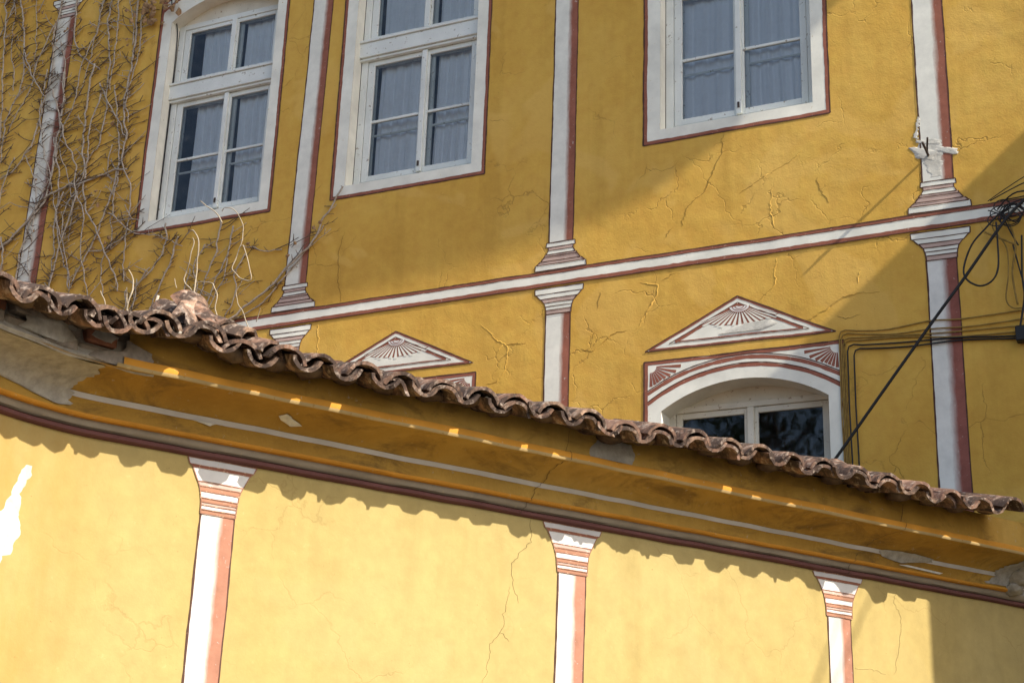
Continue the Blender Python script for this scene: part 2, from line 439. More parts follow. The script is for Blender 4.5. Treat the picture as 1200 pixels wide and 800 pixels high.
def wall_grid(S, xs, zs, openings):
    # a plaster sheet with arched openings; openings: (x0, x1, z0, spring, rise)
    mb = MB(); idx = {}
    def vid(x, z):
        k = (round(x, 5), round(z, 5))
        if k not in idx: idx[k] = mb.vert(S(x, z, 0))
        return idx[k]
    def top(o, x):
        x0, x1, z0, sp, rise = o
        c = 0.5*(x0+x1); h = 0.5*(x1-x0)
        if rise <= 0: return sp
        r = (h*h + rise*rise)/(2*rise)
        return sp + rise - r + math.sqrt(max(0, r*r - (x-c)**2))
    for i in range(len(xs)-1):
        xa, xb = xs[i], xs[i+1]; xm = 0.5*(xa+xb)
        op = [o for o in openings if o[0] < xm < o[1]]
        for j in range(len(zs)-1):
            za, zb = zs[j], zs[j+1]
            poly = [(xa, za), (xb, za), (xb, zb), (xa, zb)]
            skip = False
            for o in op:
                ta, tb = top(o, xa), top(o, xb)
                if zb <= o[2] + 1e-6: continue
                if zb <= min(ta, tb) + 1e-6: skip = True; break
                if za >= max(ta, tb) - 1e-6: continue
                res = []
                f = lambda p: p[1] - (ta + (tb-ta)*(p[0]-xa)/(xb-xa))
                for a, b in zip(poly, poly[1:]+poly[:1]):
                    fa, fb = f(a), f(b)
                    if fa >= -1e-9: res.append(a)
                    if (fa > 1e-9 and fb < -1e-9) or (fa < -1e-9 and fb > 1e-9):
                        t = fa/(fa-fb); res.append((a[0]+(b[0]-a[0])*t, a[1]+(b[1]-a[1])*t))
                poly = res
            if skip or len(poly) < 3: continue
            ids = []
            for p in poly:
                k = vid(*p)
                if k not in ids: ids.append(k)
            if len(ids) >= 3: mb.f.append(tuple(ids))
    return mb, top
def samples(a, b, step, extra=()):
    n = int(round((b-a)/step)); ex = sorted(e for e in extra if a < e < b)
    s = [a + (b-a)*i/n for i in range(n+1)]
    s = [x for x in s if x in (a, b) or all(abs(x-e) > 0.009 for e in ex)]
    return sorted(set(round(x, 5) for x in s + ex))

# measured outlines in wall coordinates (metres)
STEMS = [([(-10.92, 11.35), (-10.88, 11.14), (-10.78, 10.41), (-10.67, 9.69), (-10.62, 9.22)], 0.013), ([(-10.68, 11.29), (-10.64, 11.09), (-10.54, 10.71), (-10.46, 10.34), (-10.42, 9.93), (-10.53, 9.7), (-10.58, 9.4), (-10.55, 8.99)], 0.013), ([(-10.49, 10.48), (-10.39, 10.25), (-10.23, 9.94), (-10.04, 9.72)], 0.012), ([(-10.04, 11.09), (-10.02, 10.76), (-10.06, 10.44), (-10.0, 10.01), (-10.04, 9.74), (-10.1, 9.35), (-10.13, 9.13), (-10.16, 9.11), (-10.31, 8.91), (-10.52, 8.79), (-10.66, 8.71)], 0.013), ([(-9.83, 9.97), (-9.78, 9.6), (-9.77, 9.33), (-9.8, 9.07), (-9.79, 8.99), (-9.79, 8.71), (-9.84, 8.44), (-10.0, 8.19), (-10.04, 7.98), (-10.08, 7.65), (-10.08, 7.45)], 0.016), ([(-9.8, 11.08), (-9.8, 10.89), (-9.75, 10.46), (-9.66, 10.19), (-9.45, 10.01), (-9.32, 9.91)], 0.013), ([(-9.41, 9.98), (-9.43, 9.53), (-9.41, 9.05), (-9.4, 8.92), (-9.32, 8.69), (-9.32, 8.48), (-9.24, 8.22), (-9.06, 7.96), (-8.92, 7.69), (-8.76, 7.43), (-8.68, 7.22)], 0.014), ([(-9.3, 10.96), (-9.29, 10.77), (-9.29, 10.43), (-9.2, 10.0), (-9.18, 9.73), (-9.17, 9.48), (-9.19, 8.98), (-9.28, 8.9), (-9.38, 8.64), (-9.46, 8.55)], 0.013), ([(-9.18, 10.89), (-9.18, 10.68), (-9.14, 10.28), (-9.13, 9.87), (-9.14, 9.61)], 0.011), ([(-8.93, 10.87), (-8.92, 10.68), (-8.88, 10.18), (-8.89, 9.91), (-8.92, 9.61), (-8.91, 9.34), (-8.83, 8.98), (-8.83, 8.97), (-8.88, 8.68), (-8.93, 8.37), (-8.97, 8.17), (-9.07, 7.92), (-9.14, 7.72), (-9.25, 7.52), (-9.32, 7.34)], 0.015), ([(-9.3, 9.75), (-9.15, 9.48), (-8.99, 9.25), (-8.83, 9.0)], 0.012), ([(-10.44, 7.83), (-10.36, 7.95), (-10.12, 8.14), (-9.93, 8.35), (-9.82, 8.46), (-9.58, 8.53), (-9.27, 8.56), (-8.99, 8.62), (-8.75, 8.59)], 0.017), ([(-9.58, 8.48), (-9.64, 8.28), (-9.57, 7.96), (-9.46, 7.69), (-9.37, 7.51), (-9.33, 7.34)], 0.012), ([(-9.38, 8.45), (-9.43, 8.2), (-9.51, 7.9), (-9.57, 7.56), (-9.59, 7.38)], 0.013), ([(-9.02, 8.94), (-9.02, 8.66), (-8.95, 8.48)], 0.008), ([(-9.14, 7.72), (-8.9, 7.73), (-8.68, 7.84), (-8.5, 7.87)], 0.009), ([(-8.85, 7.99), (-8.67, 8.03), (-8.52, 7.98)], 0.008), ([(-8.91, 8.12), (-8.55, 7.84), (-8.28, 7.78), (-7.92, 7.6)], 0.008), ([(-10.38, 8.08), (-10.32, 7.86), (-10.29, 7.64), (-10.18, 7.42)], 0.013), ([(-8.16, 7.9), (-8.14, 7.64), (-8.28, 7.39), (-8.43, 7.24), (-8.52, 7.07)], 0.012), ([(-7.99, 7.72), (-8.05, 7.46), (-8.16, 7.18), (-8.24, 6.93)], 0.013), ([(-7.46, 7.81), (-7.48, 7.65), (-7.49, 7.48), (-7.58, 7.23), (-7.62, 7.03)], 0.012), ([(-7.32, 7.72), (-7.35, 7.46), (-7.44, 7.25), (-7.54, 6.94)], 0.012), ([(-7.27, 6.72), (-6.98, 6.88), (-6.77, 7.03), (-6.67, 7.14), (-6.49, 7.29), (-6.35, 7.43), (-6.26, 7.62), (-6.13, 7.82), (-6.05, 7.95)], 0.015), ([(-7.23, 6.72), (-6.88, 6.87), (-6.63, 7.13), (-6.45, 7.33), (-6.26, 7.58)], 0.009), ([(-6.7, 7.38), (-6.9, 7.39), (-7.06, 7.47), (-7.18, 7.5)], 0.007), ([(-10.29, 10.12), (-10.31, 10.4), (-10.36, 10.74), (-10.45, 11.19)], 0.008), ([(-10.54, 9.89), (-10.58, 10.18), (-10.68, 10.5), (-10.71, 10.96), (-10.79, 11.27)], 0.008), ([(-8.92, 10.12), (-8.95, 10.42), (-9.08, 10.86)], 0.009)]
SHOOTS = [([(-6.44, 6.05), (-6.46, 6.28), (-6.48, 6.59), (-6.46, 6.74), (-6.52, 6.88), (-6.58, 6.92), (-6.64, 6.9)], 0.011), ([(-6.43, 6.09), (-6.46, 6.3), (-6.59, 6.44), (-6.59, 6.57), (-6.54, 6.78), (-6.56, 6.85)], 0.01), ([(-5.84, 5.83), (-5.89, 5.95), (-6.0, 6.17), (-6.03, 6.28), (-5.98, 6.36)], 0.007), ([(-6.04, 6.7), (-6.08, 6.58), (-6.08, 6.48), (-5.98, 6.38), (-5.9, 6.36), (-5.91, 6.45), (-6.0, 6.68), (-6.04, 6.7), (-6.03, 6.8), (-6.05, 6.93), (-6.13, 7.04), (-6.22, 7.07), (-6.25, 7.04)], 0.008), ([(-6.26, 6.95), (-6.36, 7.07), (-6.49, 7.16)], 0.009), ([(-6.2, 5.95), (-6.21, 6.13), (-6.21, 6.27), (-6.3, 6.38), (-6.4, 6.42), (-6.46, 6.41)], 0.009), ([(-7.14, 6.07), (-7.15, 6.25), (-7.12, 6.42), (-7.16, 6.57), (-7.22, 6.65)], 0.012), ([(-7.16, 6.07), (-7.19, 6.29), (-7.22, 6.48)], 0.01), ([(-7.39, 6.17), (-7.43, 6.36), (-7.48, 6.47)], 0.009), ([(-5.82, 5.99), (-5.76, 6.09)], 0.006), ([(-6.66, 6.4), (-6.71, 6.49)], 0.006)]
UCR = [[(-2.26, 7.82), (-2.28, 7.64), (-2.36, 7.48), (-2.44, 7.3), (-2.59, 7.19), (-2.62, 7.09), (-2.65, 7.0)], [(-1.58, 7.54), (-1.69, 7.45), (-1.88, 7.37), (-2.06, 7.27), (-2.13, 7.23)], [(-1.47, 7.26), (-1.43, 7.13), (-1.37, 7.02)], [(-1.85, 7.23), (-1.87, 7.0), (-1.84, 6.87)], [(-2.73, 7.01), (-2.8, 6.92)], [(-3.02, 6.54), (-2.87, 6.5), (-2.87, 6.41), (-2.95, 6.29), (-3.05, 6.12)], [(-2.7, 6.59), (-2.83, 6.53)], [(-1.83, 6.6), (-1.85, 6.36), (-1.98, 6.24)], [(-1.58, 6.02), (-1.44, 6.08), (-1.29, 6.18), (-1.13, 6.2), (-0.99, 6.18)], [(-1.35, 6.02), (-1.27, 5.99), (-1.15, 6.01)], [(-3.39, 6.02), (-3.24, 6.12), (-3.14, 6.12)], [(-1.14, 6.39), (-1.16, 6.28)], [(-3.38, 6.51), (-3.41, 6.35)], [(-4.53, 6.34), (-4.35, 6.17), (-4.27, 6.13), (-4.26, 5.92), (-4.34, 5.8), (-4.45, 5.78)], [(-4.27, 6.13), (-4.08, 6.12)], [(-4.3, 6.14), (-4.38, 6.06)], [(-6.03, 7.47), (-6.08, 7.27), (-6.06, 6.97), (-6.01, 6.76)], [(-6.24, 6.59), (-6.23, 6.28)], [(-3.56, 6.0), (-3.46, 5.97), (-3.41, 6.0)]]
LCR = [[(1.119, 3.807), (1.122, 3.714), (1.133, 3.635), (1.072, 3.586), (0.998, 3.484), (0.993, 3.417), (1.012, 3.329), (1.046, 3.249)], [(0.981, 3.338), (0.962, 3.245), (0.939, 3.172), (0.952, 3.116), (0.924, 3.068), (0.86, 2.979), (0.835, 2.876), (0.812, 2.75)], [(0.924, 3.062), (0.987, 3.012)], [(1.343, 3.266), (1.379, 3.14), (1.342, 3.032), (1.329, 2.927), (1.356, 2.815)], [(4.28, 3.749), (4.245, 3.661), (4.289, 3.597), (4.314, 3.545), (4.298, 3.447), (4.257, 3.28), (4.21, 3.141)], [(3.82, 3.141), (3.986, 3.152), (4.134, 3.133)]]
RUN = [[(-1.33, 5.89), (-0.98, 5.86), (-0.61, 5.88), (-0.36, 5.87), (0.13, 5.88)], [(-1.3, 5.86), (-0.93, 5.82), (-0.61, 5.81), (-0.3, 5.81), (0.13, 5.81)], [(-1.29, 5.82), (-0.86, 5.79), (-0.49, 5.78), (0.12, 5.76)], [(-1.28, 5.8), (-0.83, 5.77), (-0.44, 5.74), (0.12, 5.72)], [(-1.26, 5.76), (-0.81, 5.73), (-0.42, 5.72), (-0.02, 5.69), (0.12, 5.68)], [(-1.22, 5.72), (-0.79, 5.7), (-0.4, 5.69), (0.02, 5.67), (0.12, 5.67)]]
TANGLE = [(-0.03, 6.74), (0.15, 6.85), (-0.15, 6.42), (0.07, 5.98), (0.03, 5.7), (-0.22, 6.13), (-0.07, 6.21), (-0.33, 6.27)]
COIL = [(-0.01, 6.57), (-0.1, 6.48), (-0.22, 6.35), (-0.29, 6.17), (-0.27, 6.07), (-0.18, 6.01), (-0.09, 6.04), (-0.04, 6.14), (-0.03, 6.34), (-0.03, 6.51)]
DROP = [(0.28, 6.73), (0.05, 6.53), (-0.29, 6.09), (-0.56, 5.75), (-0.91, 5.3), (-1.35, 4.73), (-1.59, 4.44)]
WIRES_R = [[(-0.03, 6.68), (-0.09, 6.58), (0.0, 6.4), (0.0, 6.18), (-0.03, 5.98), (0.01, 5.9), (0.09, 5.89)], [(0.01, 6.67), (0.07, 6.43), (0.03, 6.18), (0.05, 5.92)], [(-0.02, 6.7), (0.04, 6.52), (0.09, 6.4)], [(0.12, 6.48), (0.1, 6.17), (0.1, 5.96), (0.04, 5.68)], [(0.05, 6.41), (0.09, 6.17), (0.12, 6.02)], [(-0.15, 6.55), (-0.11, 6.52), (0.07, 6.41)], [(-0.03, 6.62), (0.02, 6.74), (0.16, 6.78)], [(-0.01, 6.68), (0.07, 6.75), (0.15, 6.69)], [(-0.02, 6.7), (0.08, 6.6), (0.16, 6.69)]]
PATCHW = [(-2.014, 3.577), (-1.968, 3.577), (-1.957, 3.555), (-1.98, 3.441), (-1.964, 3.381), (-1.988, 3.284), (-1.962, 3.15), (-1.99, 3.085), (-2.014, 3.097), (-2.023, 3.05), (-2.042, 3.032)]
BRK = [(-0.78, 7.4), (-0.55, 7.33), (-0.3, 7.28), (-0.43, 7.19)]

def bevel(o, w=0.004):
    m = o.modifiers.new('bevel', 'BEVEL'); m.width = w; m.segments = 1; m.limit_method = 'ANGLE'
    return o
def bar(parent, name, mat, fn, *boxes, bev=0.004):
    mb = MB()
    for a, b in boxes: mb.box(fn, a, b)
    o = mb.build(name, mat, parent)
    if bev: bevel(o, bev)
    return o

# ================================================================== the street
g = MB()
g.grid(lambda s, t: (-120+240*s, -120+240*t, 0.0), 4, 4)
g.build('ground', 'paving', None, kind='structure')

# ================================================================== main house
house = thing('yellow_house', 'tall ochre plastered house with white framed windows and painted pilasters, behind the tiled roof', 'house', up(-4, 0, 0))
ZT = 14.0
UW = [(-8.575, 'w1'), (-6.222, 'w2'), (-2.995, 'w3')]        # left edge of each painted window surround
Z0 = 7.835
OPEN = [(u0+0.155, u0+1.52, Z0+0.13, Z0+2.47, 0.215) for u0, _ in UW]
LOWW = [(-2.975, -1.290, 5.812), (-6.239, -4.554, 5.907)]     # left, right, top of each lower surround
for x0, x1, zt in LOWW: OPEN.append((x0+0.150, x1-0.140, 4.3, zt-0.440, 0.213))
ext = [e for o in OPEN for e in o[:2]]
xs = samples(-13.5, 3.4, 0.035, ext)
zs = samples(4.2, 11.6, 0.035, [o[2] for o in OPEN])
zs = [0.0, 1.4, 2.8] + zs + [12.2, 12.8, 13.4, ZT]
wm, arch_top = wall_grid(U3, xs, zs, OPEN)
wall = wm.build('wall', 'plaster_upper', house, smooth=True)
# its side, so that the house has depth
sb = MB(); sb.box(up, (-13.5, -7.0, 0), (3.4, -2.1, ZT)); sb.build('house_body', 'neighbour', house)

def arc_pts(c, h, spring, rise, n=28, k=1.0):
    r = (h*h + rise*rise)/(2*rise)
    return [(c + h*k*(2*i/n-1), spring + rise - r + math.sqrt(max(0, r*r - (h*k*(2*i/n-1))**2))) for i in range(n+1)]

def reveal(parent, o, depth, mat='cream'):
    x0, x1, z0, sp, rise = o
    path = [(x0, z0)] + [(x0, z0 + (sp-z0)*i/20) for i in range(1, 20)] + arc_pts(0.5*(x0+x1), 0.5*(x1-x0), sp, rise, 32) + [(x1, sp + (z0-sp)*i/20) for i in range(1, 21)]
    mb = MB(); prev = None
    for p in path:
        a = mb.vert(up(p[0], hU(*p), p[1])); b = mb.vert(up(p[0], -depth, p[1]))
        if prev: mb.f.append((prev[0], a, b, prev[1]))
        prev = (a, b)
    return mb.build('reveal', mat, parent, smooth=True, sharp=35)
def sill(parent, o, depth):
    x0, x1, z0 = o[:3]
    mb = MB(); n = 36
    mb.grid(lambda s, t: up(x0+(x1-x0)*s, hU(x0+(x1-x0)*s, z0)*(1-t) - depth*t, z0 + 0.02*t), n, 1)
    return mb.build('sill', 'cream', parent)

def surround(parent, x0, x1, z0, zt, o, arcs, fans=True):
    ox0, ox1, oz0, sp, rise = o
    mb = MB(); S = U3; off = 0.0022
    if z0 < oz0: rect(mb, S, x0, x1, z0, oz0, off)
    rect(mb, S, x0, ox0, max(z0, oz0), sp, off); rect(mb, S, ox1, x1, max(z0, oz0), sp, off)
    rect(mb, S, x0, ox0, sp, zt, off); rect(mb, S, ox1, x1, sp, zt, off)
    A = arc_pts(0.5*(ox0+ox1), 0.5*(ox1-ox0), sp, rise, 28)
    for a, b in zip(A[:-1], A[1:]): quad(mb, S, a, b, (b[0], zt), (a[0], zt), off)
    mb.build('painted_surround', 'white_paint', parent, smooth=True)
    mb = MB(); w = 0.034
    if z0 < oz0: ribbon(mb, S, [(x0+w/2, z0+w/2), (x1-w/2, z0+w/2)], w, 0.0034, wob=0.25)
    ribbon(mb, S, [(x0+w/2, z0), (x0+w/2, zt)], w, 0.0036, wob=0.25)
    ribbon(mb, S, [(x1-w/2, zt), (x1-w/2, z0)], w, 0.0036, wob=0.25)
    ribbon(mb, S, [(x0, zt-w/2), (x1, zt-w/2)], w*0.8, 0.0038, wob=0.25)
    mb.build('border', 'red_paint', parent, smooth=True)
    mb = MB()
    ring = ([(x1, zt), (x1, z0)] if z0 >= oz0 else [(x1, zt), (x1, z0), (x0, z0)]) 
    for a, b in zip(ring[:-1], ring[1:]): ribbon(mb, S, [a, b], 0.011, 0.0044, wob=0.6)
    ribbon(mb, S, [(x0, z0), (x0, zt)], 0.013, 0.0046, wob=0.6); ribbon(mb, S, [(x0, zt), (x1, zt)], 0.011, 0.0048, wob=0.6)
    mb.build('border_line', 'dark_line', parent, smooth=True)
    c = 0.5*(x0+x1); h = 0.5*(x1-x0) - 0.03
    for sp_, ri, w, m in arcs:
        mb = MB(); ribbon(mb, S, arc_pts(c, h, sp_, ri, 40), w, 0.0032 if m == 'red_paint' else 0.0042, wob=0.35); mb.build('painted_arch', m, parent, smooth=True)
    if fans:
        for side in (0, 1):
            cx = x0+0.055 if side == 0 else x1-0.055; cz = zt-0.045; sg = 1 if side == 0 else -1
            mb = MB()
            for k in range(8):
                a = R_(-4 - 84*k/7); r1 = (0.27, 0.235, 0.20, 0.175, 0.16, 0.16, 0.165, 0.175)[k]
                p0 = (cx + sg*0.055*math.cos(a), cz + 0.055*math.sin(a)); p1 = (cx + sg*r1*math.cos(a), cz + r1*math.sin(a))
                ribbon(mb, S, [p0, p1], 0.008, 0.0036, w1=0.028)
            mb.build('fan', 'red_paint', parent, smooth=True)

def frame_box(parent, name, mat, x0, x1, z0, z1, n0, n1, wl, wr, wb, wt):
    # one rectangular joinery frame with butted members
    return bar(parent, name, mat, up, ((x0, n0, z0), (x0+wl, n1, z1)), ((x1-wr, n0, z0), (x1, n1, z1)), ((x0+wl, n0, z0), (x1-wr, n1, z0+wb)), ((x0+wl, n0, z1-wt), (x1-wr, n1, z1)))
def pane(parent, x0, x1, z0, z1, n, mat='glass_double'):
    mb = MB(); mb.grid(lambda s, t: up(x0+(x1-x0)*s, n, z0+(z1-z0)*t), 1, 1); return mb.build('pane', mat, parent)
def interior(parent, o, depth=1.2, n0=-0.20, mat='room'):
    x0, x1, z0, sp, rise = o; zt = sp+rise
    mb = MB(); x0 -= 0.03; x1 += 0.03; z0 -= 0.02; zt += 0.02
    b = [mb.vert(up(x, n, z)) for n in (n0, -depth) for (x, z) in ((x0, z0), (x1, z0), (x1, zt), (x0, zt))]
    for q in ((4, 5, 6, 7), (0, 1, 5, 4), (1, 2, 6, 5), (2, 3, 7, 6), (3, 0, 4, 7)): mb.f.append(tuple(b[k] for k in q))
    return mb.build('interior', mat, parent)

for wi, (u0, tag_) in enumerate(UW):
    o = OPEN[wi]; ox0, ox1, oz0, sp, rise = o
    wnd = part('window', house, up(u0+0.83, 0, Z0))
    surround(wnd, u0, u0+1.665, Z0, Z0+3.05, o, [(Z0+2.63, 0.24, 0.03, 'red_paint'), (Z0+2.72, 0.24, 0.03, 'red_paint')], True)
    reveal(wnd, o, 0.17); sill(wnd, o, 0.17)
    x0, x1 = ox0-0.01, ox1+0.01
    z0, z1 = oz0+0.01, sp+0.02
    tr0, tr1 = Z0+1.575, Z0+1.765                     # transom
    frame_box(wnd, 'frame', 'wood_white', x0, x1, z0, z1, -0.20, -0.135, 0.085, 0.075, 0.07, 0.06)
    bar(wnd, 'arch_board', 'wood_cream', up, ((x0, -0.20, z1), (x1, -0.15, sp+rise+0.02)))
    bar(wnd, 'transom', 'wood_white', up, ((x0+0.005, -0.19, tr0), (x1-0.005, -0.085, tr1-0.03)), ((x0+0.005, -0.19, tr1-0.028), (x1-0.005, -0.07, tr1)), ((x0+0.005, -0.19, tr0-0.03), (x1-0.005, -0.105, tr0-0.002)))
    bar(wnd, 'drip_line', 'wood_dark', up, ((x0+0.02, -0.13, tr1+0.001), (x1-0.02, -0.10, tr1+0.011)), bev=0)
    mid = (u0+0.885) if wi < 2 else (u0+0.838)
    xl, xr = x0+0.09, x1-0.08
    zb, zt_ = z0+0.075, tr0-0.035
    zm = Z0+0.862
    i0, i1 = ((-0.214, -0.192), (-0.214, -0.192), (-0.206, -0.190))[wi]
    gm = 'glass_sky' if wi == 2 else 'glass_double'
    for (a, b) in ((xl, mid-0.003), (mid+0.003, xr)):
        inner = 0.045
        sl = 0.075 if a == xl else 0.045; sr = 0.045 if a == xl else 0.06
        frame_box(wnd, 'sash', 'wood_white', a, b, zb, zt_, -0.185, -0.145, sl, sr, 0.06, 0.05)
        bar(wnd, 'muntin', 'wood_white', up, ((a+sl, -0.178, zm-0.014), (b-sr, -0.147, zm+0.014)))
        pane(wnd, a+sl, b-sr, zb+0.06, zm-0.014, -0.160, gm); pane(wnd, a+sl, b-sr, zm+0.014, zt_-0.05, -0.160, gm)
        # upper light
        frame_box(wnd, 'upper_sash', 'wood_white', a, b, tr1+0.012, z1-0.06, -0.185, -0.145, sl, sr, 0.05, 0.045)
        pane(wnd, a+sl, b-sr, tr1+0.062, z1-0.105, -0.160, gm)
        # inner casement of the double window
        frame_box(wnd, 'inner_sash', 'wood_white', a+0.02, b-0.01, zb, zt_, i0, i1, 0.06, 0.05, 0.06, 0.05)
        bar(wnd, 'inner_muntin', 'wood_white', up, ((a+0.08, i0+0.002, zm-0.142), (b-0.06, i1-0.002, zm-0.120)))
        frame_box(wnd, 'inner_upper_sash', 'wood_white', a+0.02, b-0.01, tr1+0.012, z1-0.06, i0, i1, 0.06, 0.05, 0.05, 0.045)
    bar(wnd, 'meeting_stile', 'wood_white', up, ((mid-0.026, -0.146, zb+0.002), (mid+0.026, -0.118, zt_-0.002)))
    bar(wnd, 'meeting_stile', 'wood_white', up, ((mid-0.030, -0.146, tr1+0.014), (mid+0.030, -0.122, z1-0.062)))
    # open joint between reveal and frame
    bar(wnd, 'joint', 'wood_dark', up, ((ox0+0.0005, -0.1375, z0+0.02), (ox0+0.0065, -0.1335, z1-0.05)), bev=0)
    # catch at the foot of the meeting stile
    bar(wnd, 'latch', 'iron', up, ((mid-0.010, -0.118, zb+0.06), (mid+0.008, -0.106, zb+0.11)), bev=0)
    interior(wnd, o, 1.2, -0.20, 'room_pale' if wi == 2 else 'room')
# curtains hang inside, each its own thing
def curtain(x0, x1, z0, z1, n, folds, label, seed):
    rnd = random.Random(seed); ph = rnd.random()*6
    mb = MB()
    def fn(s, t):
        x = x0+(x1-x0)*s + 0.015*math.sin(5*t+ph)*(1-t)
        d = 0.014*math.sin(2*math.pi*folds*s + ph + 0.5*math.sin(3*t)) + 0.006*math.sin(2*math.pi*folds*2.3*s + 2*ph)
        return up(x, n - 0.006 + d*(0.6+0.4*(1-t)), z0+(z1-z0)*t)
    mb.grid(fn, 90, 10)
    ob = mb.build('curtain', 'curtain', None, smooth=True)
    ob['label'] = label; ob['category'] = 'curtain'; ob['group'] = 'sheer curtains behind the upper windows'
CUR = [((0.42, 0.87), (0.99, 1.50), 'window by the bare vine'), ((0.33, 0.87), (0.97, 1.50), 'window in the middle'), ((0.20, 0.84), (0.84, 1.50), 'right upper window above the crack')]
for wi, (u0, _) in enumerate(UW):
    for k, (a, b) in enumerate(CUR[wi][:2]):
        curtain(u0+a, u0+b, Z0+0.10, Z0+2.60, (-0.242, -0.242, -0.226)[wi], 4 + k, 'white sheer curtain behind the %s half of the %s' % (('left', 'right')[k], CUR[wi][2]), wi*5+k)

# lower windows under their painted pediments
def lower_window(x0, x1, zt, o):
    ox0, ox1, oz0, sp, rise = o
    wnd = part('window', house, up(0.5*(x0+x1), 0, 4.3))
    surround(wnd, x0, x1, 4.3, zt, o, [(zt-0.372, 0.255, 0.030, 'red_paint'), (zt-0.283, 0.232, 0.032, 'red_paint'), (zt-0.352, 0.255, 0.008, 'dark_line'), (zt-0.258, 0.236, 0.008, 'dark_line')], True)
    reveal(wnd, o, 0.24)
    z1 = sp + 0.085
    n0, n1 = -0.27, -0.21
    frame_box(wnd, 'frame', 'wood_cream', ox0-0.01, ox1+0.01, 4.3, z1, n0, n1, 0.06, 0.06, 0.06, 0.05)
    bar(wnd, 'arch_board', 'wood_cream', up, ((ox0-0.01, -0.27, z1), (ox1+0.01, -0.235, sp+rise+0.02)))
    mid = 0.5*(ox0+ox1) + 0.0
    for a, b in ((ox0+0.052, mid-0.004), (mid+0.004, ox1-0.052)):
        frame_box(wnd, 'sash', 'wood_cream', a, b, 4.36, z1-0.052, -0.258, -0.225, 0.055, 0.055, 0.06, 0.05)
        pane(wnd, a+0.055, b-0.055, 4.42, z1-0.102, -0.24, 'glass')
    bar(wnd, 'meeting_stile', 'wood_cream', up, ((mid-0.028, -0.226, 4.362), (mid+0.028, -0.200, z1-0.054)))
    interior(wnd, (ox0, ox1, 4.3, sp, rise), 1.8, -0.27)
    return wnd
for (x0, x1, zt), o in zip(LOWW, OPEN[3:]): lower_window(x0, x1, zt, o)

def inset(tri, d):
    c = (sum(p[0] for p in tri)/3, sum(p[1] for p in tri)/3); res = []
    n = len(tri)
    for i in range(n):
        p, a, b = tri[i], tri[i-1], tri[(i+1) % n]
        def off(q, r):
            dx, dy = r[0]-q[0], r[1]-q[1]; L = math.hypot(dx, dy); nx, ny = -dy/L, dx/L
            if (c[0]-q[0])*nx + (c[1]-q[1])*ny < 0: nx, ny = -nx, -ny
            return (q[0]+nx*d, q[1]+ny*d), (dx/L, dy/L)
        (q1, d1), (q2, d2) = off(a, p), off(p, b)
        det = d1[0]*-d2[1] + d2[0]*d1[1]
        t = ((q2[0]-q1[0])*-d2[1] + d2[0]*(q2[1]-q1[1]))/det
        res.append((q1[0]+d1[0]*t, q1[1]+d1[1]*t))
    return res
def pediment(cx, zb, zt, half):
    p = part('pediment', house, up(cx, 0, zb))
    S = U3; tri = [(cx-half, zb+0.006), (cx+half, zb-0.006), (cx, zt)]
    mb = MB(); quad(mb, S, tri[0], tri[1], tri[2], tri[2], 0.0022); mb.build('field', 'white_paint', p, smooth=True)
    i1 = inset(tri, 0.010); mb = MB()
    for a, b in ((0, 1), (1, 2), (2, 0)): ribbon(mb, S, [i1[a], i1[b]], 0.020, 0.0034+0.0003*a, wob=0.4)
    mb.build('outer_rim', 'red_paint', p, smooth=True)
    i0 = inset(tri, 0.001); mb = MB()
    for a, b in ((0, 1), (1, 2), (2, 0)): ribbon(mb, S, [i0[a], i0[b]], 0.009, 0.0046+0.0003*a, wob=0.5)
    i3 = inset(tri, 0.052)
    for a, b in ((0, 1), (1, 2), (2, 0)): ribbon(mb, S, [i3[a], i3[b]], 0.006, 0.0046+0.0003*a, wob=0.5)
    mb.build('rim_line', 'dark_line', p, smooth=True)
    i2 = inset(tri, 0.064); mb = MB()
    for a, b in ((1, 2), (2, 0)): ribbon(mb, S, [i2[a], i2[b]], 0.022, 0.0034+0.0003*a, wob=0.4, w1=0.03)
    ribbon(mb, S, [i2[0], i2[1]], 0.010, 0.0036, wob=0.4)
    mb.build('inner_rim', 'red_paint', p, smooth=True)
    # sunburst: red sector carrying white rays
    fx, fz = cx+0.015, zt-0.095
    rx = lambda a: 0.40*half/0.81; 
    def pt(a, k): return (fx + k*0.50*math.cos(a)*half/0.81, fz + k*0.185*math.sin(a))
    a0, a1 = R_(219), R_(321); n = 24
    mb = MB()
    for i in range(n):
        b0, b1 = a0+(a1-a0)*i/n, a0+(a1-a0)*(i+1)/n
        quad(mb, S, pt(b0, 0.15), pt(b0, 0.86), pt(b1, 0.86), pt(b1, 0.15), 0.0029)
    mb.build('sunburst', 'red_paint', p, smooth=True)
    mb = MB(); m = 15
    for i in range(m):
        b = a0+(a1-a0)*(i+0.5)/m; db = (a1-a0)/m*0.30
        quad(mb, S, pt(b-db*0.4, 0.20), pt(b-db, 0.90+0.07*math.sin(i*2.1)), pt(b+db, 0.90+0.07*math.sin(i*2.1)), pt(b+db*0.4, 0.20), 0.0042)
    mb.build('ray', 'white_paint', p, smooth=True)
    mb = MB()
    for i in range(n):
        b0, b1 = math.pi+math.pi*i/n, math.pi+math.pi*(i+1)/n
        quad(mb, S, (fx, fz), (fx+0.085*math.cos(b0), fz+0.05*math.sin(b0)), (fx+0.085*math.cos(b1), fz+0.05*math.sin(b1)), (fx, fz), 0.0052)
    mb.build('shell', 'white_bright', p, smooth=True)
    mb = MB()
    for rr in (0.035, 0.060, 0.087):
        ribbon(mb, S, [(fx+rr*math.cos(math.pi+math.pi*i/16), fz+rr*0.6*math.sin(math.pi+math.pi*i/16)) for i in range(17)], 0.006, 0.0062)
    mb.build('shell_line', 'red_paint', p, smooth=True)
    return p
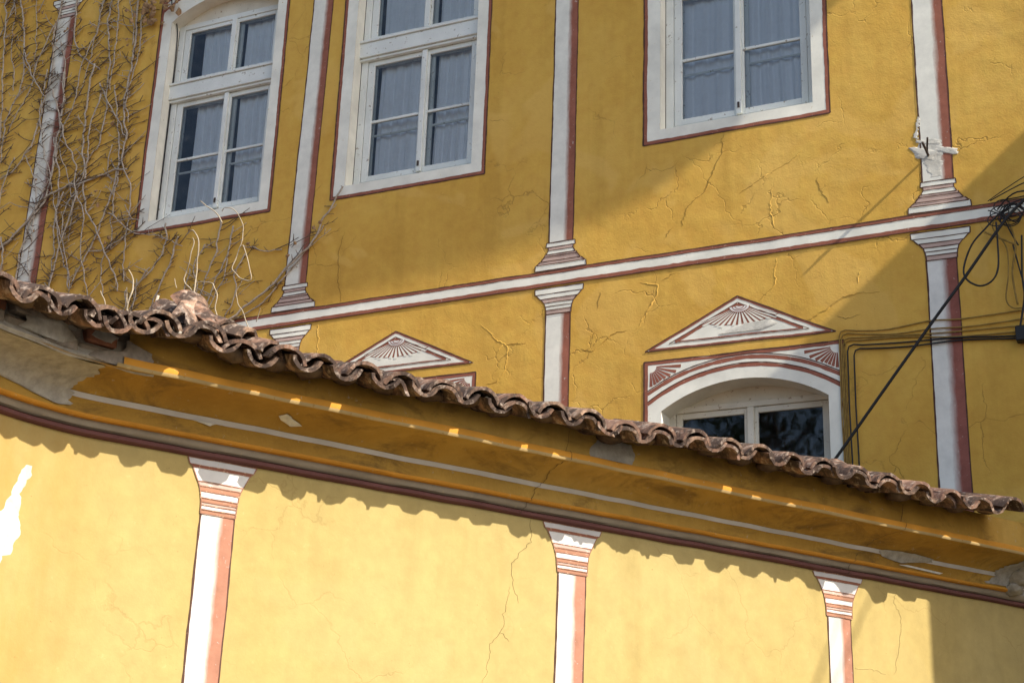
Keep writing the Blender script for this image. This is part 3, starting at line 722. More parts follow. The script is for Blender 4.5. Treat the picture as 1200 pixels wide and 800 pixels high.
pediment(-2.158, 5.898, 6.305, 0.812)
pediment(-5.395, 6.000, 6.394, 0.815)

# string course
def bandz(u): return 6.805 + 0.0100*u
bnd = part('string_course', house, up(-4, 0, 6.7))
us = (-12.5, 3.3)
def bl(d): return [(us[0]+(us[1]-us[0])*i/60, bandz(us[0]+(us[1]-us[0])*i/60) - d) for i in range(61)]
mb = MB(); ribbon(mb, U3, bl(0.070), 0.135, 0.0060, wob=0.04); mb.build('white_stripe', 'white_paint', bnd, smooth=True)
for d, w in ((0.014, 0.030), (0.124, 0.034)):
    mb = MB(); ribbon(mb, U3, bl(d), w, 0.0072, wob=0.35); mb.build('red_stripe', 'red_paint', bnd, smooth=True)
for d in (0.000, 0.142, 0.030):
    mb = MB(); ribbon(mb, U3, bl(d), 0.008 if d != 0.030 else 0.005, 0.0084, wob=0.7); mb.build('outline', 'dark_line', bnd, smooth=True)

def shaft(parent, S, c0, c1, w0, w1, z0, z1, mat, line=0.012):
    mb = MB(); quad(mb, S, (c0-w0/2, z0), (c0+w0/2, z0), (c1+w1/2, z1), (c1-w1/2, z1), 0.0022); mb.build('shaft', mat, parent, smooth=True)
    mb = MB(); ribbon(mb, S, [(c0-w0/2, z0), (c1-w1/2, z1)], line, 0.0036, wob=0.6); ribbon(mb, S, [(c0+w0/2, z0), (c1+w1/2, z1)], line*0.7, 0.0036, wob=0.6)
    mb.build('outline', 'dark_line', parent, smooth=True)
def stack(parent, S, c, rows, name, line=0.009, lmat='dark_line'):
    # painted mouldings: rows of (z_top, half width at top, z_bottom, half width at bottom, material)
    for zt, ht, zb, hb, m in rows:
        mb = MB(); quad(mb, S, (c-hb, zb), (c+hb, zb), (c+ht, zt), (c-ht, zt), 0.0040); mb.build(name, m, parent, smooth=True)
    mb = MB()
    for i, (zt, ht, zb, hb, m) in enumerate(rows):
        o_ = 0.0052+0.0002*i
        ribbon(mb, S, [(c-hb, zb), (c-ht, zt)], line, o_, wob=0.5); ribbon(mb, S, [(c+hb, zb), (c+ht, zt)], line, o_, wob=0.5)
        ribbon(mb, S, [(c-hb, zb), (c+hb, zb)], line*0.85, o_+0.0008, wob=0.5)
        if i == 0: ribbon(mb, S, [(c-ht, zt), (c+ht, zt)], line, o_+0.0008, wob=0.5)
    mb.build(name+'_line', lmat, parent, smooth=True)
Wt, Pk = 'white_paint', 'pink_paint'
def base_rows(z, zb):      # z top of base, zb top of the string course
    h = (z-zb)
    f = lambda k: z - h*k
    return [(f(0), .138, f(.16), .142, Wt), (f(.16), .122, f(.28), .120, Pk), (f(.28), .122, f(.42), .140, Wt), (f(.42), .150, f(.50), .160, Pk), (f(.50), .160, f(.66), .192, Pk), (f(.66), .200, f(.78), .235, Pk), (f(.78), .243, f(.985), .248, Wt)]
def cap_rows(z, zb):
    h = (z-zb); f = lambda k: z - h*k
    return [(f(0), .232, f(.22), .228, Wt), (f(.22), .218, f(.40), .178, Wt), (f(.40), .172, f(.56), .140, Pk), (f(.56), .137, f(.70), .128, Wt), (f(.70), .126, f(.84), .121, Wt), (f(.84), .120, f(1.0), .118, Pk)]
for c0, c1, w, mat in ((-9.95, -9.93, 0.27, 'shaft_upper'), (-6.54, -6.47, 0.235, 'shaft_upper'), (-3.765, -3.765, 0.232, 'shaft_upper'), (-0.487, -0.480, 0.248, 'shaft_upper')):
    zb = bandz(c0)
    p = part('pilaster', house, up(c0, 0, zb))
    top = 10.72 if c0 < -9 else 11.4
    shaft(p, U3, c0, c1, w, w, zb+0.255, top, mat)
    stack(p, U3, c0, base_rows(zb+0.268, zb+0.006), 'base_moulding')
    if c0 < -9: stack(p, U3, c1, cap_rows(top+0.25, top), 'capital_moulding')
    p = part('pilaster', house, up(c0, 0, 4.2))
    shaft(p, U3, c0-0.012, c0-0.012, 0.236, 0.232, 4.2, zb-0.405, 'shaft_upper' if c0 < -1 else 'shaft_wide')
    stack(p, U3, c0-0.008, cap_rows(zb-0.162, zb-0.410), 'capital_moulding')

# cracks: a dark split with a lifted lip of paint on one side
def crack(parent, S, pts, w, lift, mat, side=1, rnd=random.Random(3)):
    Q = []
    for a, b in zip(pts[:-1], pts[1:]):
        n = max(2, int(math.hypot(b[0]-a[0], b[1]-a[1])/0.018))
        for k in range(n): Q.append((a[0]+(b[0]-a[0])*k/n + rnd.uniform(-.009, .009) + 0.02*nz(a[0]+k*.21, a[1], 3.1), a[1]+(b[1]-a[1])*k/n + rnd.uniform(-.006, .006)))
    Q.append(pts[-1])
    mb = MB(); m2 = MB(); prev = None; pr2 = None; N = len(Q)
    for i, p in enumerate(Q):
        a, b = Q[max(0, i-1)], Q[min(N-1, i+1)]
        dx, dy = b[0]-a[0], b[1]-a[1]; L = math.hypot(dx, dy) or 1
        nx, ny = -dy/L*side, dx/L*side
        e = math.sin(math.pi*min(1, max(0.0, i/(N-1))))**0.5
        k = w*(0.5+0.5*rnd.random())*e + 0.0008
        h = lift*(0.35+0.65*abs(nz(p[0]*7, p[1]*7, 8.1))*2)*e
        r = [mb.vert(S(p[0]+nx*k*0.3, p[1]+ny*k*0.3, 0.0016+h)), mb.vert(S(p[0]+nx*k*1.6, p[1]+ny*k*1.6, 0.0012+h*0.45)), mb.vert(S(p[0]+nx*k*3.0, p[1]+ny*k*3.0, -0.0005))]
        q = [m2.vert(S(p[0]-nx*k*0.35, p[1]-ny*k*0.35, 0.0010)), m2.vert(S(p[0]+nx*k*0.3, p[1]+ny*k*0.3, 0.0010))]
        if prev:
            for j in (0, 1): mb.f.append((prev[j], prev[j+1], r[j+1], r[j]))
            m2.f.append((pr2[0], pr2[1], q[1], q[0]))
        prev, pr2 = r, q
    o = mb.build('lifted_paint', mat, parent, smooth=True)
    m2.build('crack', 'crack_dark', parent)
for i, p in enumerate(UCR):
    crack(house, U3, p, 0.0050 if i in (8, 5, 9) else 0.0028, 0.0040 if i in (8, 9, 5, 10) else 0.0018, 'plaster_upper', 1 if i % 2 else -1)

def blob(mb, S, pts, off, seed=1, step=0.02, rough=0.012):
    # irregular patch: pts is a closed outline in wall coordinates, filled row by row
    zs_ = [p[1] for p in pts]; z0, z1 = min(zs_), max(zs_); n = max(3, int((z1-z0)/step)); rows = []
    for j in range(n+1):
        z = z0 + (z1-z0)*(0.02+0.96*j/n); xs_ = []
        for a, b in zip(pts, pts[1:]+pts[:1]):
            if (a[1]-z)*(b[1]-z) < 0: xs_.append(a[0]+(b[0]-a[0])*(z-a[1])/(b[1]-a[1]))
        if len(xs_) < 2: continue
        rows.append((z, min(xs_) + rough*nz(z*19, seed, 2.2) + rough*0.6*nz(z*61, seed, 3.2), max(xs_) + rough*nz(z*17, seed, 6.2) + rough*0.6*nz(z*67, seed, 7.2)))
    prev = None
    for z, a, b in rows:
        m = max(2, int(0.3/step)); m = 8
        r = [mb.vert(S(a+(b-a)*i/m, z, off if 0 < i < m else -0.0008)) for i in range(m+1)]
        if prev:
            for i in range(m): mb.f.append((prev[i], prev[i+1], r[i+1], r[i]))
        prev = r
    return mb

# bare plaster and the iron bracket on the right pilaster
for k, pts in enumerate(([(-.74, 7.40), (-.69, 7.36), (-.62, 7.285), (-.50, 7.25), (-.46, 7.33), (-.58, 7.37), (-.66, 7.40)],
                         [(-.66, 7.44), (-.60, 7.41), (-.47, 7.385), (-.44, 7.41), (-.55, 7.435), (-.64, 7.462)],
                         [(-.50, 7.335), (-.40, 7.295), (-.335, 7.275), (-.325, 7.320), (-.38, 7.345), (-.46, 7.355)],
                         [(-.66, 7.345), (-.60, 7.25), (-.575, 7.14), (-.53, 7.10), (-.45, 7.105), (-.435, 7.22), (-.40, 7.31), (-.42, 7.42), (-.54, 7.45), (-.62, 7.43)],
                         [(-.63, 7.46), (-.615, 7.55), (-.60, 7.66), (-.618, 7.665), (-.65, 7.56), (-.655, 7.50)])):
    mb = MB(); blob(mb, U3, pts, 0.0048 if k != 3 else 0.0034, 3+k, 0.006, 0.035)
    mb.build('plaster_patch', 'lime', house, smooth=True)
mb = MB(); blob(mb, U3, [(-2.36, 5.985), (-2.20, 6.045), (-2.05, 6.06), (-1.93, 6.03), (-1.86, 6.06), (-1.80, 6.02), (-1.92, 5.985), (-2.15, 5.99)], 0.0075, 18, 0.012, 0.012)
mb.build('plaster_patch', 'lime', house, smooth=True)

# wide eave of the main roof, above the picture, with its rounded corner on the right
ZE = ZT - 0.05
su, sn, sz = SUN.dot(UD), SUN.dot(UN), SUN.z
dd = (ZE - 6.60)*sn/sz
edge = [(-14.5, dd), (-4, dd), (0.5, dd)]
for (u_, z_) in ((-6.66, 6.62), (-6.01, 6.76), (-4.58, 6.93), (-3.42, 7.16), (-2.95, 7.34), (-2.28, 7.73), (-1.63, 8.41), (-1.36, 8.77)):
    d_ = (ZE - z_)*sn/sz; edge.append((u_ + d_*su/sn, d_))
edge += [(edge[-1][0]+0.05, edge[-1][1]-0.2), (edge[-1][0]+0.05, -1.0)]
mb = MB()
lo = [mb.vert(up(a, b, ZE)) for a, b in edge]; hi = [mb.vert(up(a, b, ZE+0.16)) for a, b in edge]
for i in range(len(edge)-1): mb.f.append((lo[i], lo[i+1], hi[i+1], hi[i]))
cl = mb.vert(up(-14.5, -1.0, ZE)); ch = mb.vert(up(-14.5, -1.0, ZE+0.16))
mb.f.append(tuple([cl] + lo[::-1])); mb.f.append(tuple([ch] + hi))
mb.build('eave', 'soffit', house)
mb = MB(); mb.box(up, (-14.3, -7, ZE+0.165), (1.2, 0.3, ZE+1.2)); mb.build('roof', 'tile', house)

# ================================================================== unseen house added on the right to cast the right-hand shade
nb = thing('shade_house', 'unseen pale plastered house added right of the picture to shade the walls', 'house', up(7, 1, 0))
mb = MB(); mb.box(up, (4.02, -0.05, 0), (10.5, 2.36, 10.46)); mb.build('wall', 'neighbour', nb)
mb = MB(); mb.box(up, (4.00, -0.04, 10.462), (10.7, 2.39, 10.64)); mb.build('parapet', 'neighbour', nb)
for k in range(3): bar(nb, 'shutter', 'wood_cream', up, ((4.8+k*2.0, 2.362, 4.6), (5.7+k*2.0, 2.40, 6.2)))
# ================================================================== front wing
wing = thing('front_wing', 'low sunlit yellow wing with a coved cornice, painted columns and a clay tiled roof', 'house', low(1, 0, (-0.192)/K))
def sweep(parent, name, mat, prof, ls, smooth=True, jit=0.0, **kw):
    mb = MB(); prev = None
    for i, l in enumerate(ls):
        r = [mb.vert(low(l, n + jit*nz(l*3, z*9, 5.5), z + 0.6*jit*nz(l*4, n*9, 7.5)), (i, k)) for k, (n, z) in enumerate(prof)]
        if prev:
            for k in range(len(prof)-1): mb.f.append((prev[k], r[k], r[k+1], prev[k+1]))
        prev = r
    return mb.build(name, mat, parent, smooth=smooth, sharp=40, **kw)
lsw = samples(-4.6, 6.60, 0.05)
lsc = [l for l in lsw if l <= 5.40]
zw = [-0.218, 0.8, 1.6] + samples(2.0, 3.86, 0.05)
mb = MB()
ids = [[mb.vert(L3(l, z, 0)) for z in zw] for l in lsw]
for i in range(len(lsw)-1):
    for j in range(len(zw)-1): mb.f.append((ids[i][j], ids[i+1][j], ids[i+1][j+1], ids[i][j+1]))
wwall = mb.build('wall', 'plaster_lower', wing, smooth=True)
# wall head above the cornice end on the right
mb = MB(); mb.grid(lambda s, t: low(5.2+1.4*s, -0.004, 3.85+0.50*t), 20, 6); mb.build('wall_head', 'mortar', wing)

cor = part('cornice', wing, low(1, 0, 3.8))
J = 0.007
sweep(cor, 'maroon_moulding', 'maroon', [(-0.01, 3.783), (0.020, 3.785), (0.033, 3.795), (0.034, 3.806), (0.027, 3.816), (0.012, 3.8185)], lsw, jit=J)
sweep(cor, 'shadow_gap', 'dark_line', [(0.012, 3.8185), (0.018, 3.824)], lsw, jit=J)
sweep(cor, 'grey_band', 'grey_band', [(0.018, 3.824), (0.036, 3.832), (0.045, 3.850), (0.047, 3.866)], lsw, jit=J)
sweep(cor, 'orange_fillet', 'orange', [(0.047, 3.866), (0.078, 3.868), (0.086, 3.876), (0.084, 3.887), (0.078, 3.889)], lsc, jit=J)
def cove(t): return (0.078 + 0.305*(1-math.cos(t*math.pi/2)), 3.889 + 0.183*math.sin(t*math.pi/2))
sweep(cor, 'cove', 'plaster_cornice', [cove(i/18) for i in range(19)], lsc, jit=J)
def cove_off(t, d):
    a = t*math.pi/2; n, z = cove(t)
    nn_, nz_ = math.cos(a)*0.183, -math.sin(a)*0.305; L = math.hypot(nn_, nz_)
    return (n + nn_/L*d, z + nz_/L*d)
sweep(cor, 'pale_line', 'pale_line', [cove_off(t, 0.003) for t in (0.25, 0.275, 0.30, 0.325, 0.345)], [l for l in lsc if -2.0 < l], jit=J)
sweep(cor, 'lip', 'lip', [(0.383, 4.072), (0.398, 4.070), (0.404, 4.078), (0.404, 4.088)], [l for l in lsc if l > -1.78], jit=J)
sweep(cor, 'orange_fascia', 'orange', [(0.404, 4.088), (0.401, 4.115), (0.392, 4.128), (0.352, 4.134)], [l for l in lsc if l > -1.72], jit=J*1.2)
sweep(cor, 'frieze', 'plaster_cornice', [(0.352, 4.134), (0.350, 4.20), (0.340, 4.335)], [l for l in lsc if l > -1.66], jit=J)
# left: the lip has fallen away and the masonry shows
sweep(cor, 'broken_edge', 'mortar', [(0.372, 4.064), (0.385, 4.085), (0.352, 4.11), (0.31, 4.15), (0.30, 4.30)], [l for l in lsc if l <= -1.49], jit=0.035)
rb = random.Random(5)
for c_ in range(2):
    l = -4.4
    while l < -1.56:
        w = rb.uniform(0.24, 0.30)
        mb = MB(); z0 = 4.095+c_*0.085 + rb.uniform(-.006, .006); n1 = 0.365 + rb.uniform(-.02, .03) - 0.012*c_
        if l + w < -1.50:
            mb.box(low, (l+0.012, 0.20, z0), (l+w-0.012, n1, z0+0.066))
            for q in range(len(mb.v)): mb.v[q] = tuple(Vector(mb.v[q]) + Vector((rb.uniform(-1, 1), rb.uniform(-1, 1), rb.uniform(-1, 1)))*0.006)
            bo = bevel(mb.build('brick', 'brick' if rb.random() < 0.45 else 'brick_grey', wing), 0.008)
        l += w
# lumps of mortar over the bricks and under the tiles
def lump(parent, name, mat, l, n, z, sl, sn_, sz_, seed, sub=3):
    bm = bmesh.new(); bmesh.ops.create_icosphere(bm, subdivisions=sub, radius=1)
    for v in bm.verts:
        k = 1 + 0.35*noise.noise(v.co*1.7 + Vector((seed*3.1, 0, 0))) + 0.15*noise.noise(v.co*5 + Vector((0, seed*1.7, 0)))
        v.co = Vector(low(l + v.co.x*k*sl, n + v.co.y*k*sn_, z + v.co.z*k*sz_))
    me = bpy.data.meshes.new(name); bm.to_mesh(me); bm.free(); me.materials.append(M[mat])
    me.polygons.foreach_set('use_smooth', [True]*len(me.polygons))
    return link(name, me, parent)
for k, a in enumerate([(-2.20, 0.33, 4.225, .15, .03, .03), (-1.60, .352, 4.155, .10, .018, .05), (-1.62, .37, 4.085, .14, .02, .014)]):
    lump(wing, 'mortar_lump', ('mortar', 'brick_grey')[k % 2], *a, k+1)
def on_brick(l, z, off): return low(l, 0.378 - (z-4.10)*0.12 + off + 0.012*nz(l*5, z*14, 2.5), z)
for k, pts in enumerate(([(-2.02, 4.085), (-1.70, 4.075), (-1.56, 4.10), (-1.52, 4.19), (-1.66, 4.23), (-1.72, 4.16), (-1.90, 4.14)], [(-2.45, 4.11), (-2.22, 4.10), (-2.10, 4.15), (-2.16, 4.23), (-2.40, 4.25)], [(-1.98, 4.205), (-1.80, 4.19), (-1.74, 4.235), (-1.86, 4.27), (-1.97, 4.26)])):
    mb = MB(); blob(mb, on_brick, pts, 0.010, 31+k, 0.008, 0.03); mb.build('mortar_smear', ('brick_grey', 'mortar', 'mortar')[k], wing, smooth=True)
# right: the cornice ends in a rough plug of lime and rubble
for k, a in enumerate([(5.43, 0.15, 3.985, .06, .16, .09), (5.45, 0.08, 3.90, .09, .09, .05), (5.48, 0.29, 4.11, .09, .10, .04), (5.55, 0.14, 4.10, .09, .14, .10), (5.46, 0.24, 4.24, .08, .12, .06)]):
    lump(wing, 'mortar_lump', ('mortar', 'mortar', 'brick_grey', 'brick_grey', 'bedding')[k], *a, k+11)

# patches on the cornice
def on_cove(l, t, off): n, z = cove_off(t, off + J*0.9); return low(l, n + J*nz(l*3, z*9, 5.5), z + 0.6*J*nz(l*4, n*9, 7.5))
def on_frieze(l, z, off): return low(l, 0.352 + off + J*nz(l*3, z*9, 5.5), z)
def cpatch(pts, mat, S=on_cove, seed=1, off=0.004, name='plaster_patch', step=0.04, rough=0.03):
    mb = MB(); blob(mb, S, pts, off, seed, step, rough); return mb.build(name, mat, cor, smooth=True)
cpatch([(-2.6, 0.30), (-2.05, 0.10), (-1.93, 0.02), (-1.84, 0.10), (-1.88, 0.45), (-1.80, 0.75), (-1.84, 0.98), (-2.6, 0.98)], 'mortar', seed=4, rough=0.06)
cpatch([(3.98, 0.36), (4.05, 0.20), (4.25, 0.13), (4.42, 0.22), (4.55, 0.30), (4.52, 0.40), (4.25, 0.42)], 'mortar', seed=9)
cpatch([(5.12, 0.02), (5.42, 0.02), (5.42, 0.95), (5.34, 0.90), (5.28, 0.60), (5.20, 0.45), (5.22, 0.25)], 'mortar', seed=7, rough=0.05)
cpatch([(4.2, 0.07), (4.65, 0.03), (4.66, 0.09), (4.3, 0.11)], 'lime', seed=12, off=0.003)
cpatch([(-0.72, 0.62), (-0.62, 0.48), (-0.55, 0.52), (-0.60, 0.60), (-0.68, 0.72)], 'lime', seed=15, off=0.003, rough=0.015)
cpatch([(-1.18, 0.26), (-1.05, 0.20), (-1.02, 0.26)], 'lime', seed=16, off=0.003, rough=0.015)
cpatch([(1.30, 4.140), (1.62, 4.138), (1.66, 4.20), (1.62, 4.27), (1.38, 4.28), (1.33, 4.22)], 'mortar', S=on_frieze, seed=21, step=0.01, rough=0.02)
# hairline cracks down the cornice
def cornice_crack(l0, seed):
    rnd = random.Random(seed); m2 = MB(); prev = None; l = l0
    path = [(0.3535, 4.27), (0.3555, 4.19), (0.357, 4.137), (0.396, 4.132), (0.408, 4.112), (0.408, 4.075)] + [cove_off(1-i/24, 0.0045) for i in range(25)] + [(0.090, 3.885), (0.088, 3.870), (0.052, 3.862), (0.046, 3.84), (0.030, 3.824), (0.040, 3.805), (0.030, 3.784)]
    for k, (n, z) in enumerate(path):
        l += rnd.uniform(-0.020, 0.011); w = rnd.uniform(0.0008, 0.0028)
        r = [m2.vert(low(l-w, n, z)), m2.vert(low(l+w, n, z))]
        if prev: m2.f.append((prev[0], prev[1], r[1], r[0]))
        prev = r
    m2.build('crack', 'crack_dark', cor)
cornice_crack(1.16, 4); cornice_crack(4.02, 9)

# painted columns of the wing
WB, SA = 'white_bright', 'salmon'
for c, s in ((-0.925, 1.0), (1.432, 1.09), (3.705, 1.16)):
    p = part('pilaster', wing, low(c, 0, 3.0))
    shaft(p, L3, c-0.005, c, 0.205*(0.5+0.5*s), 0.20*(0.5+0.5*s), 1.2, 3.482, 'shaft_lower', 0.011)
    w = lambda x: x*s
    rows = [(3.780, w(.205), 3.742, w(.190), 'pale_line'), (3.742, w(.182), 3.728, w(.172), 'red_paint'), (3.728, w(.170), 3.655, w(.135), WB), (3.655, w(.134), 3.630, w(.124), 'pink_paint'), (3.630, w(.123), 3.602, w(.116), SA),
            (3.602, w(.115), 3.566, w(.110), WB), (3.566, w(.109), 3.543, w(.107), SA), (3.543, w(.107), 3.526, w(.106), 'pink_paint'), (3.526, w(.106), 3.503, w(.105), WB), (3.503, w(.105), 3.480, w(.104), SA)]
    stack(p, L3, c, rows, 'capital_moulding', 0.007, 'line_brown')
for i, p in enumerate(LCR):
    crack(wing, L3, p, 0.0030 if i == 0 else 0.0014, 0.0008, 'plaster_lower', 1)
mb = MB(); blob(mb, L3, [(-2.03, 3.55), (-1.985, 3.58), (-1.975, 3.52), (-2.02, 3.42), (-2.00, 3.33), (-1.985, 3.22), (-2.02, 3.10), (-2.05, 3.12), (-2.08, 3.04), (-2.3, 2.95), (-2.3, 3.3), (-2.12, 3.30), (-2.07, 3.42)], 0.004, 5, 0.016, 0.020)
mb.build('plaster_patch', 'lime', wing, smooth=True)

# ---- roof
PIT = math.tan(R_(16))
def dmax(l):
    p, t, nn = lframe(l); return ((p - XM).dot(UN))/(nn.dot(UN)*K) - 0.03
def zroof(n, l=0): return 4.250 + 0.012*max(0, l) + (0.60 - n)*PIT
lsr = samples(-4.6, 5.05, 0.12)
mb = MB(); prev = None
for l in lsr:
    dm = dmax(l); r = []
    for k in range(9):
        n = 0.33 - (dm+0.33)*k/8
        r.append((mb.vert(low(l, n, zroof(n, l)-0.065)), mb.vert(low(l, n, zroof(n, l)-0.100))))
    if prev:
        for k in range(8):
            mb.f.append((prev[k][0], r[k][0], r[k+1][0], prev[k+1][0])); mb.f.append((prev[k][1], prev[k+1][1], r[k+1][1], r[k][1]))
        mb.f.append((prev[0][1], r[0][1], r[0][0], prev[0][0]))
    prev = r
roof = mb.build('roof', 'deck', wing)

def tile_mesh(kind, seed, r0=0.112, r1=0.100, length=0.42, th=0.018, half=72, chip=0.004, mat='tile'):
    rnd = random.Random(seed); mb = MB(); n = 8; ys = [0.0, 0.09, 0.25, length]; ring = []
    ch = [rnd.uniform(-chip, chip)*(2.2 if rnd.random() < 0.25 else 1) for _ in range(n+1)]
    for j, y in enumerate(ys):
        r = r0 + (r1-r0)*y/length; row = []
        for rr in (r, r-th):
            pts = []
            for i in range(n+1):
                a = R_(-half + 2*half*i/n)
                x, z = rr*math.sin(a), rr*math.cos(a) - r
                x += rnd.uniform(-.0015, .0015); z += rnd.uniform(-.0015, .0015)
                if kind == 'channel': z = -z - 0.0
                pts.append(mb.vert((x, y + (ch[i] if j == 0 else 0), z)))
            row.append(pts)
        ring.append(row)
    for j in range(len(ys)-1):
        for i in range(n):
            a, b = ring[j], ring[j+1]
            mb.f.append((a[0][i], a[0][i+1], b[0][i+1], b[0][i])); mb.f.append((a[1][i+1], a[1][i], b[1][i], b[1][i+1]))
        mb.f.append((ring[j][0][0], ring[j+1][0][0], ring[j+1][1][0], ring[j][1][0])); mb.f.append((ring[j][0][n], ring[j][1][n], ring[j+1][1][n], ring[j+1][0][n]))
    for i in range(n):
        mb.f.append((ring[0][0][i+1], ring[0][0][i], ring[0][1][i], ring[0][1][i+1])); mb.f.append((ring[-1][0][i], ring[-1][0][i+1], ring[-1][1][i+1], ring[-1][1][i]))
    return mb.mesh('tile', mat, True, 38)
COV = [tile_mesh('cover', s, chip=0.006) for s in range(5)]
COVN = [tile_mesh('cover', s+40, chip=0.003, mat='tile_new') for s in range(2)]
UND = [tile_mesh('cover', s+20, r0=0.096, r1=0.088, half=70, chip=0.007) for s in range(4)]
CHN = [tile_mesh('channel', s+60, r0=0.082, r1=0.092, half=78, chip=0.006) for s in range(5)]
def tile_matrix(l, n, z, rz=0.0, tilt=0.0, roll=0.0):
    p, t, nn = lframe(l)
    a = math.atan(PIT)
    Y = (-nn*math.cos(a) + Vector((0, 0, 1))*math.sin(a)); X = t.copy(); Zv = X.cross(Y)
    m = Matrix((X, Y, Zv)).transposed().to_4x4()
    m.translation = Vector(low(l, n, z))
    return m @ Matrix.Rotation(rz, 4, 'Z') @ Matrix.Rotation(tilt, 4, 'X') @ Matrix.Rotation(roll, 4, 'Y')
def put_tile(mesh, m, parent=roof, name='tile'):
    o = bpy.data.objects.new(name, mesh); COL.objects.link(o)
    o.parent = parent; o.matrix_basis = m
    return o
CREST = [(-3.02, 4.335), (-2.77, 4.338), (-2.53, 4.34), (-2.294, 4.342), (-2.078, 4.325), (-1.824, 4.318), (-1.584, 4.335), (-1.330, 4.345), (-1.116, 4.29), (-0.862, 4.302), (-0.644, 4.311), (-0.384, 4.317), (-0.158, 4.310), (0.119, 4.317), (0.374, 4.334), (0.609, 4.330), (0.869, 4.334), (1.117, 4.335), (1.404, 4.320), (1.647, 4.345), (1.917, 4.362), (2.181, 4.362), (2.446, 4.366), (2.700, 4.355), (2.987, 4.366), (3.290, 4.372), (3.575, 4.366), (3.878, 4.357), (4.173, 4.357), (4.490, 4.368), (4.790, 4.392)]
rt = random.Random(11)
STEP = 0.30/K
CREST = [(l, z - 0.0035*max(0, l) - (0.09*(LB-l)**1.0 if l < LB else 0)) for l, z in CREST]
for i, (l, z) in enumerate(CREST):
    en = 0.014*max(0, l)          # the eave line drifts outwards a little to the right
    for r in range(4):
        g = lambda s: rt.gauss(0, s)
        back = r*STEP*math.cos(math.atan(PIT)); rise = r*STEP*math.sin(math.atan(PIT))
        dn = rt.uniform(-.015, .025) if r == 0 else g(.01)
        mesh = rt.choice(COV) if rt.random() < 0.86 else rt.choice(COVN)
        put_tile(mesh, tile_matrix(l + g(.006), 0.620 + en + dn - back, z + rise + g(.004) + 0.006*r, g(.03), g(.02)-0.02, g(.05)))
        if r == 0 and rt.random() < (0.2 if i < 9 else 0.5):
            put_tile(rt.choice(UND), tile_matrix(l + g(.010), 0.618 + en + dn + rt.uniform(-.035, .012), z - 0.036 + g(.005), g(.05), g(.03)-0.01, g(.08)))
        if i < len(CREST)-1:
            lm = 0.5*(l + CREST[i+1][0]); zm = 0.5*(z + CREST[i+1][1]) - 0.122
            put_tile(rt.choice(CHN), tile_matrix(lm + g(.008), 0.592 + en + rt.uniform(-.02, .025) - back, zm + rise + g(.005) + 0.004*r, g(.03), g(.02), g(.05)))
# the rest of the roof, out of sight, as one corrugated field of tiles
mb = MB(); prev = None
lsf = samples(-4.5, 4.85, 0.0423)
for l in lsf:
    dm = dmax(l); n0 = 0.60 - 4*STEP*math.cos(math.atan(PIT)); r = []
    wv = 0.05*math.cos(2*math.pi*l/0.254)
    for k in range(25):
        n = n0 + (-dm - n0)*k/24
        if n > n0: n = n0
        r.append(mb.vert(low(l, n, zroof(n, l) + wv + 0.01)))
    if prev:
        for k in range(24): mb.f.append((prev[k], r[k], r[k+1], prev[k+1]))
    prev = r
mb.build('roof_field', 'tile', roof, smooth=True, kind='stuff')

# loose tiles on the roof edge
def loose(l, n, z, rz, tilt, roll, label, mesh=None):
    me = mesh or rt.choice(COVN)
    o = bpy.data.objects.new('loose_roof_tile', me); COL.objects.link(o)
    o.matrix_world = tile_matrix(l, n, z, rz, tilt, roll)
    o['label'] = label; o['category'] = 'roof tile'; o['group'] = 'loose tiles lying on the roof edge'
    return o
SHARD = [tile_mesh('cover', 90+s, r0=0.150, r1=0.140, half=34, th=0.014, chip=0.014, mat='tile') for s in range(2)]
BITS = [tile_mesh('cover', 95+s, r0=0.11, r1=0.10, length=0.17, half=38, chip=0.045, mat='tile') for s in range(2)]
loose(-0.92, 0.585, 4.330, R_(34), R_(2), R_(8), 'slipped curved clay tile lying askew on the eave, lowest of the displaced heap', COV[1])
loose(-1.04, 0.56, 4.378, R_(40), R_(4), R_(12), 'slipped curved clay tile in the middle of the displaced heap', COV[3])
loose(-1.18, 0.54, 4.408, R_(30), R_(8), R_(-6), 'topmost slipped clay tile of the displaced heap below the dry shoots', COV[0])
loose(-1.30, 0.55, 4.372, R_(25), R_(30), R_(-30), 'broken clay tile standing tilted just left of the displaced heap', BITS[0])
loose(-1.42, 0.55, 4.352, R_(-30), R_(34), R_(28), 'broken clay tile leaning at the left end of the displaced heap', BITS[1])
loose(4.02, 0.42, 4.405, R_(70), R_(5), R_(8), 'flat lying tile fragment in front of the right lower pilaster', SHARD[1])
loose(3.62, 0.35, 4.430, R_(-20), R_(12), R_(0), 'tile fragment raised above the row by the thick cable', COV[1])
# mortar bedding inside the mouths of the cover tiles
for i, (l, z) in enumerate(CREST):
    lump(roof, 'mortar_bed', 'bedding', l + rt.gauss(0, .012), 0.430 + rt.uniform(-.03, .02), z - 0.040 + rt.gauss(0, .006), .085, .080, .042 + rt.uniform(-.010, .006), i+80, 2)
# chips of mortar between the tiles
for k in range(16):
    l = rt.uniform(-2.5, -0.6) if k < 9 else rt.uniform(-0.6, 4.6)
    lump(roof, 'mortar_chip', 'lime' if k % 2 else 'mortar', l, 0.55+rt.uniform(-.06, .03), 4.285 + rt.uniform(-.02, .02), rt.uniform(.012, .03), rt.uniform(.012, .03), rt.uniform(.01, .02), k+50, 2)

